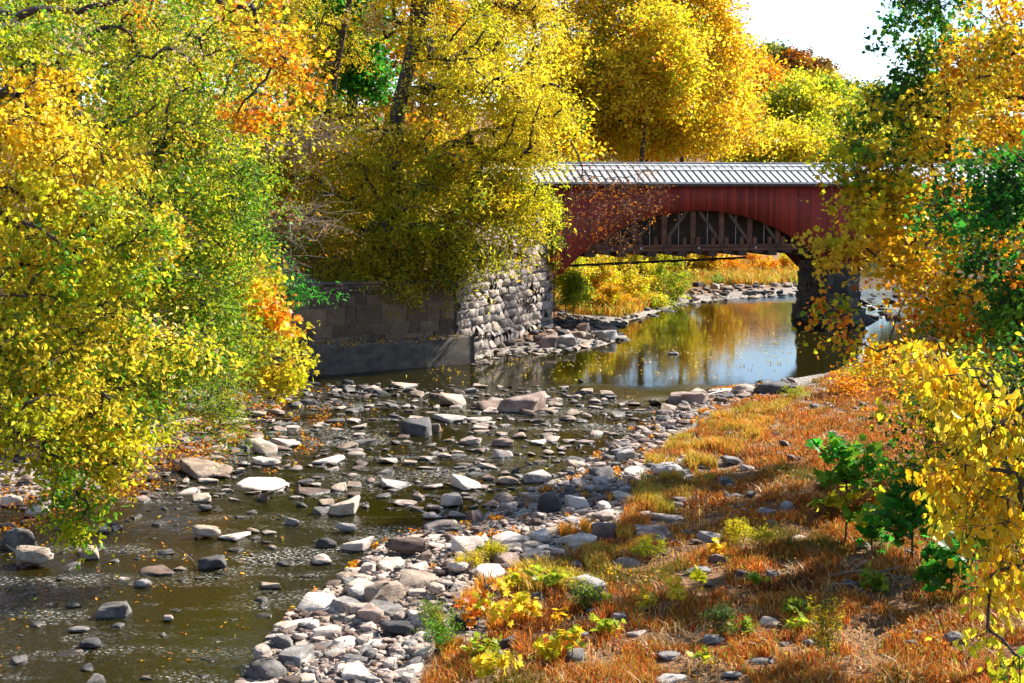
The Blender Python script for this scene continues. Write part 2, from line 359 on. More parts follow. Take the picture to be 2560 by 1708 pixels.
# ------------------------------------------------------------------ water
wx = np.unique(np.round(np.concatenate([np.linspace(-120,-24,20), np.arange(-24,40,.8), np.linspace(40,440,50)]),3)); wy = np.unique(np.round(np.concatenate([np.linspace(-50,16,12), np.arange(16,100,.8), np.linspace(100,260,60)]),3))
WX, WY = np.meshgrid(wx, wy); nx, ny = len(wx), len(wy); ii = (np.arange(ny-1)[:, None]*nx+np.arange(nx-1)).ravel()
rif = 1-sm((WY-57)/6+vnoise(WX, WY, .4, 2)*.3)
rif = rif*(.25+.75*sm(.55+vnoise(WX*.7+WY*.5, WY, .55, 21)*.9))
rif = np.maximum(rif, .85*sm(1-np.hypot((WX-4.5)/5.5, (WY-56)/4.5)**2))
rif = np.maximum(rif, .5*sm(1-np.abs(WY-112-(WX-20)*.3)/7))
m, N, L, b = mat('water'); N.remove(b)
g = N.new('ShaderNodeNewGeometry'); a = N.new('ShaderNodeAttribute'); a.attribute_name = 'col'
# ripples drawn out along the current (from upper right to lower left)
mp = N.new('ShaderNodeMapping'); mp.inputs['Rotation'].default_value = (0, 0, R(-12)); mp.inputs['Scale'].default_value = (1.0, .55, 1); L.new(g.outputs['Position'], mp.inputs[0])
w1 = N.new('ShaderNodeTexNoise'); w1.inputs['Scale'].default_value = 5.5; w1.inputs['Detail'].default_value = 4; w1.inputs['Roughness'].default_value = .62; w1.inputs['Distortion'].default_value = .6; L.new(mp.outputs[0], w1.inputs[0])
w2 = N.new('ShaderNodeTexNoise'); w2.inputs['Scale'].default_value = .9; w2.inputs['Detail'].default_value = 2; L.new(mp.outputs[0], w2.inputs[0])
w3 = N.new('ShaderNodeTexNoise'); w3.inputs['Scale'].default_value = 15; w3.inputs['Detail'].default_value = 2; L.new(mp.outputs[0], w3.inputs[0])
b2 = N.new('ShaderNodeBump'); b2.inputs['Distance'].default_value = .035; b2.inputs['Strength'].default_value = .10; L.new(w2.outputs[0], b2.inputs['Height'])
b1 = N.new('ShaderNodeBump'); b1.inputs['Distance'].default_value = .15
mr = N.new('ShaderNodeMapRange'); mr.inputs[3].default_value = .006; mr.inputs[4].default_value = .38; L.new(a.outputs['Fac'], mr.inputs[0]); L.new(mr.outputs[0], b1.inputs['Strength']); L.new(w1.outputs[0], b1.inputs['Height']); L.new(b2.outputs[0], b1.inputs['Normal'])
b3 = N.new('ShaderNodeBump'); b3.inputs['Distance'].default_value = .30; m3 = N.new('ShaderNodeMapRange'); m3.inputs[1].default_value = .2; m3.inputs[3].default_value = .0; m3.inputs[4].default_value = .8; L.new(a.outputs['Fac'], m3.inputs[0]); L.new(m3.outputs[0], b3.inputs['Strength']); pk_ = ramp(N, [(.0, (0, 0, 0)), (.60, (0, 0, 0)), (.74, (1, 1, 1))]); L.new(w3.outputs[0], pk_.inputs[0]); L.new(pk_.outputs[0], b3.inputs['Height']); L.new(b1.outputs[0], b3.inputs['Normal'])
fr = N.new('ShaderNodeFresnel'); fr.inputs['IOR'].default_value = 1.38; L.new(b3.outputs[0], fr.inputs['Normal'])
gl = N.new('ShaderNodeBsdfGlossy'); gl.inputs['Roughness'].default_value = .07; L.new(b3.outputs[0], gl.inputs['Normal'])
tr = N.new('ShaderNodeBsdfTransparent'); tr.inputs[0].default_value = (.42, .30, .08, 1)
df = N.new('ShaderNodeBsdfDiffuse'); df.inputs[0].default_value = (.026, .021, .0015, 1)
ms = N.new('ShaderNodeMixShader'); ms.inputs[0].default_value = .55; L.new(tr.outputs[0], ms.inputs[1]); L.new(df.outputs[0], ms.inputs[2])
rgh = N.new('ShaderNodeMapRange'); rgh.inputs[3].default_value = .06; rgh.inputs[4].default_value = .30; L.new(pk_.outputs[0], rgh.inputs[0])
rgm = N.new('ShaderNodeMix'); rgm.inputs[2].default_value = .06; L.new(a.outputs['Fac'], rgm.inputs[0]); L.new(rgh.outputs[0], rgm.inputs[3]); L.new(rgm.outputs[0], gl.inputs['Roughness'])
# foam flecks on the broken water; their white also stands in for sun sparkle
fm = N.new('ShaderNodeMapping'); fm.inputs['Rotation'].default_value = (0, 0, R(25)); fm.inputs['Scale'].default_value = (.40, 1, 1); L.new(g.outputs['Position'], fm.inputs[0])
f1 = N.new('ShaderNodeTexNoise'); f1.inputs['Scale'].default_value = 24; f1.inputs['Detail'].default_value = 3; f1.inputs['Roughness'].default_value = .7; L.new(fm.outputs[0], f1.inputs[0])
f2 = N.new('ShaderNodeTexNoise'); f2.inputs['Scale'].default_value = .55; f2.inputs['Detail'].default_value = 4; f2.inputs['Roughness'].default_value = .65; L.new(fm.outputs[0], f2.inputs[0])
r1 = ramp(N, [(.56, (0, 0, 0)), (.64, (1, 1, 1))]); L.new(f1.outputs[0], r1.inputs[0]); r2 = ramp(N, [(.50, (0, 0, 0)), (.62, (1, 1, 1))]); L.new(f2.outputs[0], r2.inputs[0])
fa = N.new('ShaderNodeMath'); fa.operation = 'MULTIPLY'; L.new(r1.outputs[0], fa.inputs[0]); L.new(r2.outputs[0], fa.inputs[1]); fb = N.new('ShaderNodeMath'); fb.operation = 'MULTIPLY'; L.new(fa.outputs[0], fb.inputs[0]); L.new(a.outputs['Fac'], fb.inputs[1])
fd = N.new('ShaderNodeBsdfDiffuse'); fd.inputs[0].default_value = (.85, .85, .82, 1)
mm = N.new('ShaderNodeMixShader'); L.new(fr.outputs[0], mm.inputs[0]); L.new(ms.outputs[0], mm.inputs[1]); L.new(gl.outputs[0], mm.inputs[2]); mf = N.new('ShaderNodeMixShader'); L.new(fb.outputs[0], mf.inputs[0]); L.new(mm.outputs[0], mf.inputs[1]); L.new(fd.outputs[0], mf.inputs[2]); L.new(mf.outputs[0], N['Material Output'].inputs[0])
V = np.stack([WX.ravel(), WY.ravel(), np.zeros(WX.size)], 1)
tag(mk('water', V, np.stack([ii, ii+1, ii+nx+1, ii+nx], 1), m, smooth=True, col=np.repeat(rif.reshape(-1, 1), 3, 1)), kind='structure')

# ------------------------------------------------------------------ covered bridge (local x along the span, y away from the camera)
TH = R(12); B0 = Vector((2.2, 85.3, 0))
br = empty('covered_bridge', B0, TH)
tag(br, 'long red covered timber bridge with arched openings and a white seamed roof, crossing the river', 'bridge')
def bmat(name, c1, c2, rough=.75, board=.2):
    m, N, L, b = mat(name); tc = N.new('ShaderNodeTexCoord'); sx = N.new('ShaderNodeSeparateXYZ'); L.new(tc.outputs['Object'], sx.inputs[0])
    mu = N.new('ShaderNodeMath'); mu.operation = 'DIVIDE'; mu.inputs[1].default_value = board; L.new(sx.outputs[0], mu.inputs[0])
    fl = N.new('ShaderNodeMath'); fl.operation = 'FLOOR'; L.new(mu.outputs[0], fl.inputs[0]); fc = N.new('ShaderNodeMath'); fc.operation = 'FRACT'; L.new(mu.outputs[0], fc.inputs[0])
    wn = N.new('ShaderNodeTexWhiteNoise'); wn.noise_dimensions = '1D'; L.new(fl.outputs[0], wn.inputs['W'])
    n = noise_(N, L, 5, 6, .7, tc.outputs['Object'], (1, 1, .12)); ad = N.new('ShaderNodeMath'); ad.operation = 'MULTIPLY_ADD'; ad.inputs[1].default_value = .55; L.new(wn.outputs[0], ad.inputs[0])
    s2 = N.new('ShaderNodeMath'); s2.operation = 'MULTIPLY'; s2.inputs[1].default_value = .55; L.new(n.outputs[0], s2.inputs[0]); L.new(s2.outputs[0], ad.inputs[2])
    r = ramp(N, [(.15, c1), (.85, c2)]); L.new(ad.outputs[0], r.inputs[0])
    gt = N.new('ShaderNodeMath'); gt.operation = 'GREATER_THAN'; gt.inputs[1].default_value = .07; L.new(fc.outputs[0], gt.inputs[0])
    mi = N.new('ShaderNodeMix'); mi.data_type = 'RGBA'; L.new(gt.outputs[0], mi.inputs[0]); mi.inputs[6].default_value = (c1[0]*.35, c1[1]*.35, c1[2]*.35, 1); L.new(r.outputs[0], mi.inputs[7]); L.new(mi.outputs[2], b.inputs['Base Color'])
    b.inputs['Roughness'].default_value = rough; bp = N.new('ShaderNodeBump'); bp.inputs['Strength'].default_value = .6; bp.inputs['Distance'].default_value = .02; L.new(gt.outputs[0], bp.inputs['Height']); L.new(bp.outputs[0], b.inputs['Normal']); return m
M['red'] = bmat('red_boards', (.11, .010, .005), (.35, .034, .016))
M['timber'] = rough_mat('timber', [(.3, (.06, .022, .011)), (.7, (.17, .07, .035))], 3, .4, .8, stretch=(.3, 1, 1))
M['timber_pale'] = rough_mat('timber_pale', [(.3, (.055, .033, .02)), (.7, (.12, .078, .05))], 3, .4, .8)
M['timber_dark'] = rough_mat('timber_dark', [(.3, (.03, .018, .012)), (.7, (.09, .055, .035))], 3, .4, .85)
M['roofwhite'] = rough_mat('roof_metal_white', [(.3, (.50, .50, .48)), (.7, (.68, .68, .66))], .9, .05, .45)
M['iron'] = rough_mat('iron', [(.3, (.008, .009, .010)), (.7, (.02, .02, .022))], 8, .2, .55)
M['plate'] = rough_mat('plate', [(.3, (.35, .35, .35)), (.7, (.5, .5, .5))], 8, .1, .5)
ZE, ZL, ZC = 8.93, 3.4, 4.72; U0, U1 = -3.5, 49.0; WB = 5.2   # eave, leg foot, chord underside; ends; body width
ARC = [(9.45, 8.7), (28.9, 8.7), (48.35, 8.7)]; RR = 11.86
def arch(u):
    z = ZL
    for c, hw in ARC:
        if abs(u-c) < hw: z = 7.2-(RR-math.sqrt(RR*RR-(u-c)**2))
    return z
us = list(np.arange(U0, U1+.01, .1)); 
def siding(name, y0, th, par=br, mt='red', zt=ZE):
    v = []; f = []
    for u in us:
        zb = max(ZL, arch(u)) ; v += [(u, y0, zb), (u, y0, zt), (u, y0+th, zt), (u, y0+th, zb)]
    for i in range(len(us)-1):
        a = 4*i; c = a+4; f += [(a, c, c+1, a+1), (a+3, a+2, c+2, c+3), (a, a+3, c+3, c), (a+1, c+1, c+2, a+2)]
    return mk(name, v, np.array(f), M[mt], par)
siding('siding', 0, .06); siding('siding', WB-.06, .06)
mb = MB(); mb.box(U0, U1, 1.35, WB-1.35, 5.15, 7.6); mb.out('water_trough', M['timber_dark'], br)
mb = MB(); mb.box(U0, U1, .07, WB-.07, 8.2, 8.6); mb.out('tie_beams', M['timber_dark'], br)
# roof: two slopes with thickness; battens (second material) run from the lower rail to the eave
OV = .42; RZ = 10.13; Ym = WB/2
mb = MB()
for s in (-1, 1):
    y0, y1 = (Ym, -OV) if s < 0 else (Ym, WB+OV); ze = ZE+.02-.0
    b_ = len(mb.v); mb.v += [(U0-.6, y0, RZ), (U1+.6, y0, RZ), (U1+.6, y1, ze), (U0-.6, y1, ze), (U0-.6, y0, RZ-.12), (U1+.6, y0, RZ-.12), (U1+.6, y1, ze-.12), (U0-.6, y1, ze-.12)]
    mb.f += [(b_, b_+1, b_+2, b_+3), (b_+4, b_+7, b_+6, b_+5), (b_+3, b_+2, b_+6, b_+7), (b_, b_+3, b_+7, b_+4), (b_+1, b_+5, b_+6, b_+2)]; mb.mi += [0]*5
    def onroof(t, lift): return Vector((0, y0+(y1-y0)*t, RZ+(ze-RZ)*t+lift))
    u = U0-.4
    while u < U1+.5:
        for t0, t1, w_, mi_ in ((.45, 1.0, .09, 1), (.0, .45, .03, 0)) + (((.24, .33, .06, 1),) if int(round((u-U0)/.46)) % 2 == 0 else ()):
            p = onroof(t0, .02); q = onroof(t1, .02); mb.bar((u, p.y, p.z), (u, q.y, q.z), w_, .05 if mi_ else .03, mi_)
        u += .46
roof = mb.out('roof', None, br, mats=[M['roofwhite'], M['iron']])
for t in (.22, .45):
    mb = MB(); y = Ym+(-OV-Ym)*t; z = RZ+(ZE-RZ)*t+.075; mb.box(U0-.5, U1+.5, y-.03, y+.03, z-.03, z+.03); mb.out('snow_guard', M['iron'], roof)
mb = MB(); mb.box(U0-.6, U1+.6, Ym-.16, Ym+.16, RZ+.0, RZ+.05); mb.out('ridge_cap', M['roofwhite'], roof)
mb = MB(); mb.box(U0-.55, U1+.55, -OV+.02, -OV+.08, ZE-.26, ZE-.08); mb.out('fascia', M['timber_dark'], roof)
# truss lines (near and far)
for ty in (.22, WB-.5):
    mb = MB(); mb.box(U0, U1, ty, ty+.26, ZC+.22, ZC+.42); mb.box(U0, U1, ty+.01, ty+.25, ZC, ZC+.20); chord = mb.out('bottom_chord', M['timber'], br, bevel=.01)
    k = 0
    for c, hw in ARC[:2]:
        for i in range(-4, 5):
            u = c-.3+i*1.85
            if abs(u-c) > hw: continue
            mb = MB(); mb.box(u-.16, u+.16, ty+.03, ty+.24, ZC+.42, 8.2); mb.out('post', M['timber'], br)
            if i != 0: u2 = u-1.85*(1 if i > 0 else -1)
            if i != 0:
                mb = MB(); mb.bar((u, ty+.13, ZC+.5), (u2+.14*(1 if i > 0 else -1), ty+.13, 7.5), .2, .14); mb.out('brace', M['timber_pale'], br)
            for du, hh in ((.32, .42), (-.55, .42)):
                mb = MB(); mb.box(u+du-.13, u+du+.13, ty-.04, ty+.2, ZC+.32, ZC+.42+hh+.02); mb.out('block', M['timber'], br, bevel=.01)
            if ty < 1:
                mb = MB(); mb.box(u+.0-.03, u+.04, ty-.03, ty, ZC+.05, ZC+.4); mb.out('bolt_strap', M['iron'], chord)
                if i % 2 == 0: mb = MB(); mb.box(u+.4-.06, u+.4+.06, ty-.012, ty-.002, ZC+.12, ZC+.26); mb.out('anchor_plate', M['plate'], chord)
                V, F = tubes([(u+.95, ty+.1, ZC+.4)], [(u+.95, ty+.1, 7.6)], [.018], [.018]); mk('tie_rod', V, F, M['plate'], br)
for c, hw in ARC[:2]:
    for i in range(-7, 8):
        u = c+i*.975; dz = .30 if i % 2 else .16
        mb = MB(); mb.box(u-.28, u+.28, .12, WB-.12, ZC-dz, ZC-.004); mb.out('floor_beam', M['timber_dark'], br, bevel=.01)
# timber struts spreading from the pier tops, inside the siding legs
for pc in (19.17,):
    for ty in (.25, WB-.5):
        for s in (-1, 1):
            for k in (0, .45):
                mb = MB(); mb.bar((pc+s*.5, ty, 4.0-k*.3), (pc+s*(2.6+k), ty, ZC+.1+.3*(k > 0)), .24, .26); mb.out('strut', M['timber_dark'], br)
        mb = MB(); mb.box(pc-1.1, pc+1.1, ty-.1, ty+.4, 3.95, 4.25); mb.out('bearing_block', M['timber'], br)
# suspended pipe under the far side
pp = empty('hanging_pipe', at(563, 266, 90)); tag(pp, 'thin dark pipe slung under the bridge span from the stone abutment', 'pipe')
a = at(560, 266, 89.5); c = at(746, 257.5, 92.5); V, F = tubes([a-pp.location], [c-pp.location], [.07], [.07], 8); mk('tube', V, F, M['iron'], pp)
for t in np.linspace(.08, .92, 9):
    p = a.lerp(c, t); V, F = tubes([p-pp.location-Vector((.25, 0, .02))], [p-pp.location+Vector((.25, 0, -.02))], [.1], [.1], 6); mk('clamp', V, F, M['iron'], pp)
    V, F = tubes([p-pp.location], [Vector((p.x, p.y, ZC-.1))-pp.location], [.02], [.02], 5); mk('hanger', V, F, M['iron'], pp)

# ------------------------------------------------------------------ masonry
def masonry(name, parent, P0, P1, ztop, zbot, ch, bl, bulge, m, seed, thick=1.4, batter=0.0, chaos=0, topfn=None, outward=None):
    """rough-faced coursed stone between two plan points; the face looks to the right of P0->P1"""
    rng = np.random.default_rng(seed); P0 = np.array(P0, float); P1 = np.array(P1, float); d = P1-P0; Ln = np.hypot(*d); d = d/Ln
    nrm = np.array([d[1], -d[0]])
    V = []; F = []; z = zbot
    G = 5
    while z < ztop:
        h = ch*rng.uniform(.6, 1.45); x = -rng.uniform(0, bl)
        if z+h > ztop: h = ztop-z+.01
        while x < Ln:
            l = bl*rng.uniform(.45, 1.5)
            x0, x1 = max(x, 0)+.012, min(x+l, Ln)-.012; x += l
            if x1-x0 < .06: continue
            if topfn and z+h > topfn((x0+x1)/2)+.15: continue
            off = rng.uniform(-.5, 1)*bulge; tilt = rng.normal(size=2)*bulge*.9; bi = len(V); jz = rng.uniform(-.02, .02)
            for j in range(G):
                for i in range(G):
                    s, t = i/(G-1), j/(G-1); e = min(s, 1-s, t, 1-t)
                    o = off+tilt[0]*(s-.5)*1.6+tilt[1]*(t-.5)*1.6+(bulge*rng.uniform(-.2, 1.1) if e > 0 else -bulge*rng.uniform(0, .6))
                    xx = x0+(x1-x0)*s + (rng.uniform(-.02, .02) if e > 0 else 0); zz = z+.012+(h-.024)*t+jz
                    o -= batter*(zz-zbot)
                    q = P0+d*xx+nrm*o; V.append((q[0]+rng.normal()*bulge*.08, q[1], zz))
            for j in range(G-1):
                for i in range(G-1): a = bi+j*G+i; F.append((a, a+1, a+G+1, a+G))
        z += h
    c = P0*.5+P1*.5; loc = parent.location if parent else Vector((c[0], c[1], 0))
    o = mk(name, np.array(V)-np.array(loc), np.array(F), m, parent); 
    if not parent: o.location = loc
    # core behind the face stones
    k = thick; mbx = MB(); bi = 0; e = bulge*.9+.02
    q = [P0-nrm*e, P1-nrm*e, P1-nrm*k, P0-nrm*k]; bt = batter*(ztop-zbot)
    qt = [P0-nrm*(e+bt), P1-nrm*(e+bt), P1-nrm*k, P0-nrm*k]
    zt = [ztop-.02]*4
    if topfn: zt = [topfn(0)-.05, topfn(Ln)-.05, topfn(Ln)-.05, topfn(0)-.05]
    mbx.v = [(p[0]-loc.x, p[1]-loc.y, zbot-.6-loc.z) for p in q]+[(p[0]-loc.x, p[1]-loc.y, z_-loc.z) for p, z_ in zip(qt, zt)]
    mbx.f = [(0, 1, 5, 4), (1, 2, 6, 5), (2, 3, 7, 6), (3, 0, 4, 7), (4, 5, 6, 7)]; mbx.mi = [0]*5
    mbx.out('wall_core', M['mortar'], parent or o)
    return o
def stone_wall_mat(name, stops, mscale=2.2):
    m, N, L, b = mat(name); g = N.new('ShaderNodeNewGeometry')
    n = noise_(N, L, mscale, 8, .7, g.outputs['Position']); r = ramp(N, stops)
    ad = N.new('ShaderNodeMath'); ad.operation = 'MULTIPLY_ADD'; ad.inputs[1].default_value = .45; sb = N.new('ShaderNodeMath'); sb.operation = 'SUBTRACT'; sb.inputs[1].default_value = .22
    L.new(g.outputs['Random Per Island'], ad.inputs[0]); L.new(n.outputs[0], sb.inputs[0]); L.new(sb.outputs[0], ad.inputs[2]); L.new(ad.outputs[0], r.inputs[0])
    L.new(r.outputs[0], b.inputs['Base Color']); b.inputs['Roughness'].default_value = .9
    n2 = noise_(N, L, 11, 9, .7, g.outputs['Position']); bp = N.new('ShaderNodeBump'); bp.inputs['Strength'].default_value = .8; bp.inputs['Distance'].default_value = .06
    L.new(n2.outputs[0], bp.inputs['Height']); L.new(bp.outputs[0], b.inputs['Normal']); return m
M['mortar'] = rough_mat('mortar', [(.3, (.05, .04, .035)), (.7, (.16, .13, .11))], 4, .6)
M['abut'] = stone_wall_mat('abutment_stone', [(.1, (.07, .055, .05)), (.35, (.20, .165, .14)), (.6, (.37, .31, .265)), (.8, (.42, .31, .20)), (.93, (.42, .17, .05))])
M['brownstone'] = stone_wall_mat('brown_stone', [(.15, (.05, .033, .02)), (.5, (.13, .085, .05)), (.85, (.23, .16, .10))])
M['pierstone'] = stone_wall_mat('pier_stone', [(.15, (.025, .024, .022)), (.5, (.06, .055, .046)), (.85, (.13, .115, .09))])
M['concrete'] = rough_mat('old_concrete', [(.3, (.035, .028, .02)), (.55, (.085, .068, .05)), (.75, (.15, .12, .09))], 1.3, .5, .9, 12, stretch=(1, 1, 2))
ab = empty('stone_abutment', (WALL2[0]+1, 75, 0)); tag(ab, 'tall sunlit wall of rough pale stone blocks carrying the left end of the red bridge', 'stone wall')
masonry('wing_face', ab, WALL2, ABUT, 6.9, -.3, .42, .62, .115, M['abut'], 5, 1.5, .02)
masonry('bridge_seat_side', ab, ABUT, (1.2, 90.5), 3.5, -.3, .40, .6, .12, M['abut'], 16, 1.3)
rw = empty('retaining_wall', (-8, 66, 0)); tag(rw, 'low dark brown stone retaining wall in the shade under the olive trees, left of the abutment', 'stone wall')
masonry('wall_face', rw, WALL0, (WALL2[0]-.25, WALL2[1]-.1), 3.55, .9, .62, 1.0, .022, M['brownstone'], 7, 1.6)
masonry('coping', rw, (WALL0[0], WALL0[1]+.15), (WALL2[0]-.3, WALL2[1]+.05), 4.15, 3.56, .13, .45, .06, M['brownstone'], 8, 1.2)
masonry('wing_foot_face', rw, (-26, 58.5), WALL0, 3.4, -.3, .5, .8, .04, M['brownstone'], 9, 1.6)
# concrete ledge at the wall foot
d = Vector((WALL2[0]-WALL0[0], WALL2[1]-WALL0[1], 0)); Ld = d.length; d.normalize(); n_ = Vector((d.y, -d.x, 0))
ft = empty('concrete_ledge', (WALL0[0], WALL0[1], 0), math.atan2(d.y, d.x)); tag(ft, 'stained dark concrete footing strewn with fallen leaves at the base of the brown retaining wall', 'footing')
V = []; F = []
xs = np.arange(-2, Ld+.41, .35); sec = [(-.95, -.5), (-.95, .0), (-.86, .25), (-.82, 1.28), (-.78, 1.33), (.3, 1.36)]
for x in xs:
    for (y_, z_) in sec: V.append((x, y_+(RNG.normal()*.006), z_+(RNG.normal()*.008)))
for i in range(len(xs)-1):
    for j in range(len(sec)-1): a = i*len(sec)+j; F.append((a, a+len(sec), a+len(sec)+1, a+1))
e = (len(xs)-1)*len(sec); F2 = np.array([[e+k for k in range(len(sec))]])
mk('footing', V, [np.array(F), F2], M['concrete'], ft)
# pier
ang = Vector((math.cos(TH), math.sin(TH))); prp = Vector((-math.sin(TH), math.cos(TH)))
def B(u, y): return (B0.x+ang.x*u+prp.x*y, B0.y+ang.y*u+prp.y*y)
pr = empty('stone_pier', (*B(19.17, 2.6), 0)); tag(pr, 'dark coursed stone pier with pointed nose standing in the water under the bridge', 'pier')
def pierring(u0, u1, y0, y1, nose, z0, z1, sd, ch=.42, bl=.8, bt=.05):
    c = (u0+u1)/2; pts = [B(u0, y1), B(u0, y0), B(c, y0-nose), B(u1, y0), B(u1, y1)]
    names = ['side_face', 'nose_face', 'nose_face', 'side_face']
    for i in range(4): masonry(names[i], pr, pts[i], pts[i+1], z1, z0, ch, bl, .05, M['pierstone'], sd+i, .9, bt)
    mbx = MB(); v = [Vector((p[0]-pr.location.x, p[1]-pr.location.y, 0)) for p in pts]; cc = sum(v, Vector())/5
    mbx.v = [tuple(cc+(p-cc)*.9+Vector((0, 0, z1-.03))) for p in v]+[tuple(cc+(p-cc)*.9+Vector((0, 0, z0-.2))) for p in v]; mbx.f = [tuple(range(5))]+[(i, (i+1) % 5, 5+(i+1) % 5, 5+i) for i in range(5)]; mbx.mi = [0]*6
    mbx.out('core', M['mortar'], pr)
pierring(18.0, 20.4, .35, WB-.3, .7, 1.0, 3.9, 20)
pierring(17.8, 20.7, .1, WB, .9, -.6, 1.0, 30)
p2 = pr
# ------------------------------------------------------------------ rocks
def rock_base(seed, kind):
    rng = np.random.default_rng(seed); bm = bmesh.new()
    n = {'slab': 16, 'block': 12, 'round': 30}[kind]
    if kind == 'round': P = rng.normal(size=(n, 3)); P /= np.linalg.norm(P, axis=1)[:, None]; P *= rng.uniform(.85, 1, (n, 1))
    elif kind == 'slab':
        a = rng.uniform(0, 6.28, n); r = rng.uniform(.75, 1, n); P = np.stack([r*np.cos(a), r*np.sin(a), rng.choice([-1, 1], n)*rng.uniform(.6, 1, n)], 1); P[:, 2] += P[:, 0]*rng.uniform(-.5, .5)
    else: P = np.sign(rng.normal(size=(n, 3)))*rng.uniform(.45, 1, (n, 3))
    for p in P: bm.verts.new(p)
    r_ = bmesh.ops.convex_hull(bm, input=bm.verts)
    bmesh.ops.delete(bm, geom=[v for v in bm.verts if not v.link_faces], context='VERTS')
    bmesh.ops.dissolve_limit(bm, angle_limit=R(9), verts=bm.verts[:], edges=bm.edges[:])
    bmesh.ops.bevel(bm, geom=bm.edges[:], offset=.12 if kind != 'round' else .16, segments=2, affect='EDGES', profile=.6)
    bmesh.ops.triangulate(bm, faces=bm.faces[:]); 
    bmesh.ops.subdivide_edges(bm, edges=[e for e in bm.edges if e.calc_length() > .35], cuts=2, use_grid_fill=True)
    bmesh.ops.triangulate(bm, faces=bm.faces[:])
    off = Vector(rng.uniform(0, 50, 3))
    for v in bm.verts:
        q = v.co.copy(); q.z *= 1.7
        v.co += v.co.normalized()*(.13*mnoise.noise(q*1.4+off)+.06*mnoise.noise(q*4+off)+.02*mnoise.noise(q*9+off))
    me = bpy.data.meshes.new('rock_'+kind); bm.to_mesh(me); bm.free()
    me.polygons.foreach_set('use_smooth', np.ones(len(me.polygons), bool))
    try: me.set_sharp_from_angle(angle=R(48))
    except Exception: pass
    # unit box
    co = np.zeros(len(me.vertices)*3); me.vertices.foreach_get('co', co); co = co.reshape(-1, 3); mn, mxx = co.min(0), co.max(0); co = (co-(mn+mxx)/2)/(mxx-mn); me.vertices.foreach_set('co', co.ravel()); me.update()
    return me
RB = {k: [rock_base(s*7+i, k) for s in range(6 if k != 'round' else 5)] for i, k in enumerate(('slab', 'block', 'round'))}
RBM = {}
def rmesh(kind, tone, v):
    key = (kind, tone, v % len(RB[kind]))
    if key not in RBM:
        me = RB[kind][key[2]].copy(); me.name = 'rock'; me.materials.append(M['rock_'+tone]); RBM[key] = me
    return RBM[key]
PLACED = []                                # x, y, radius
def put_rock(x, y, w, h, kind, tone, v, rz, tilt, label, group=None, depth=None, sink=.3, z=None):
    o = bpy.data.objects.new('rock' if w < .75 else 'boulder', rmesh(kind, tone, v)); COL.objects.link(o)
    g = max(gz(x, y), -.06) if z is None else z
    H = h/(1-sink); o.location = (x, y, g+h-H/2); o.scale = (w, (depth or w*.8), H); o.rotation_euler = (tilt[0], tilt[1], rz)
    tag(o, label, 'rock', group); PLACED.append((x, y, w*.5)); return o
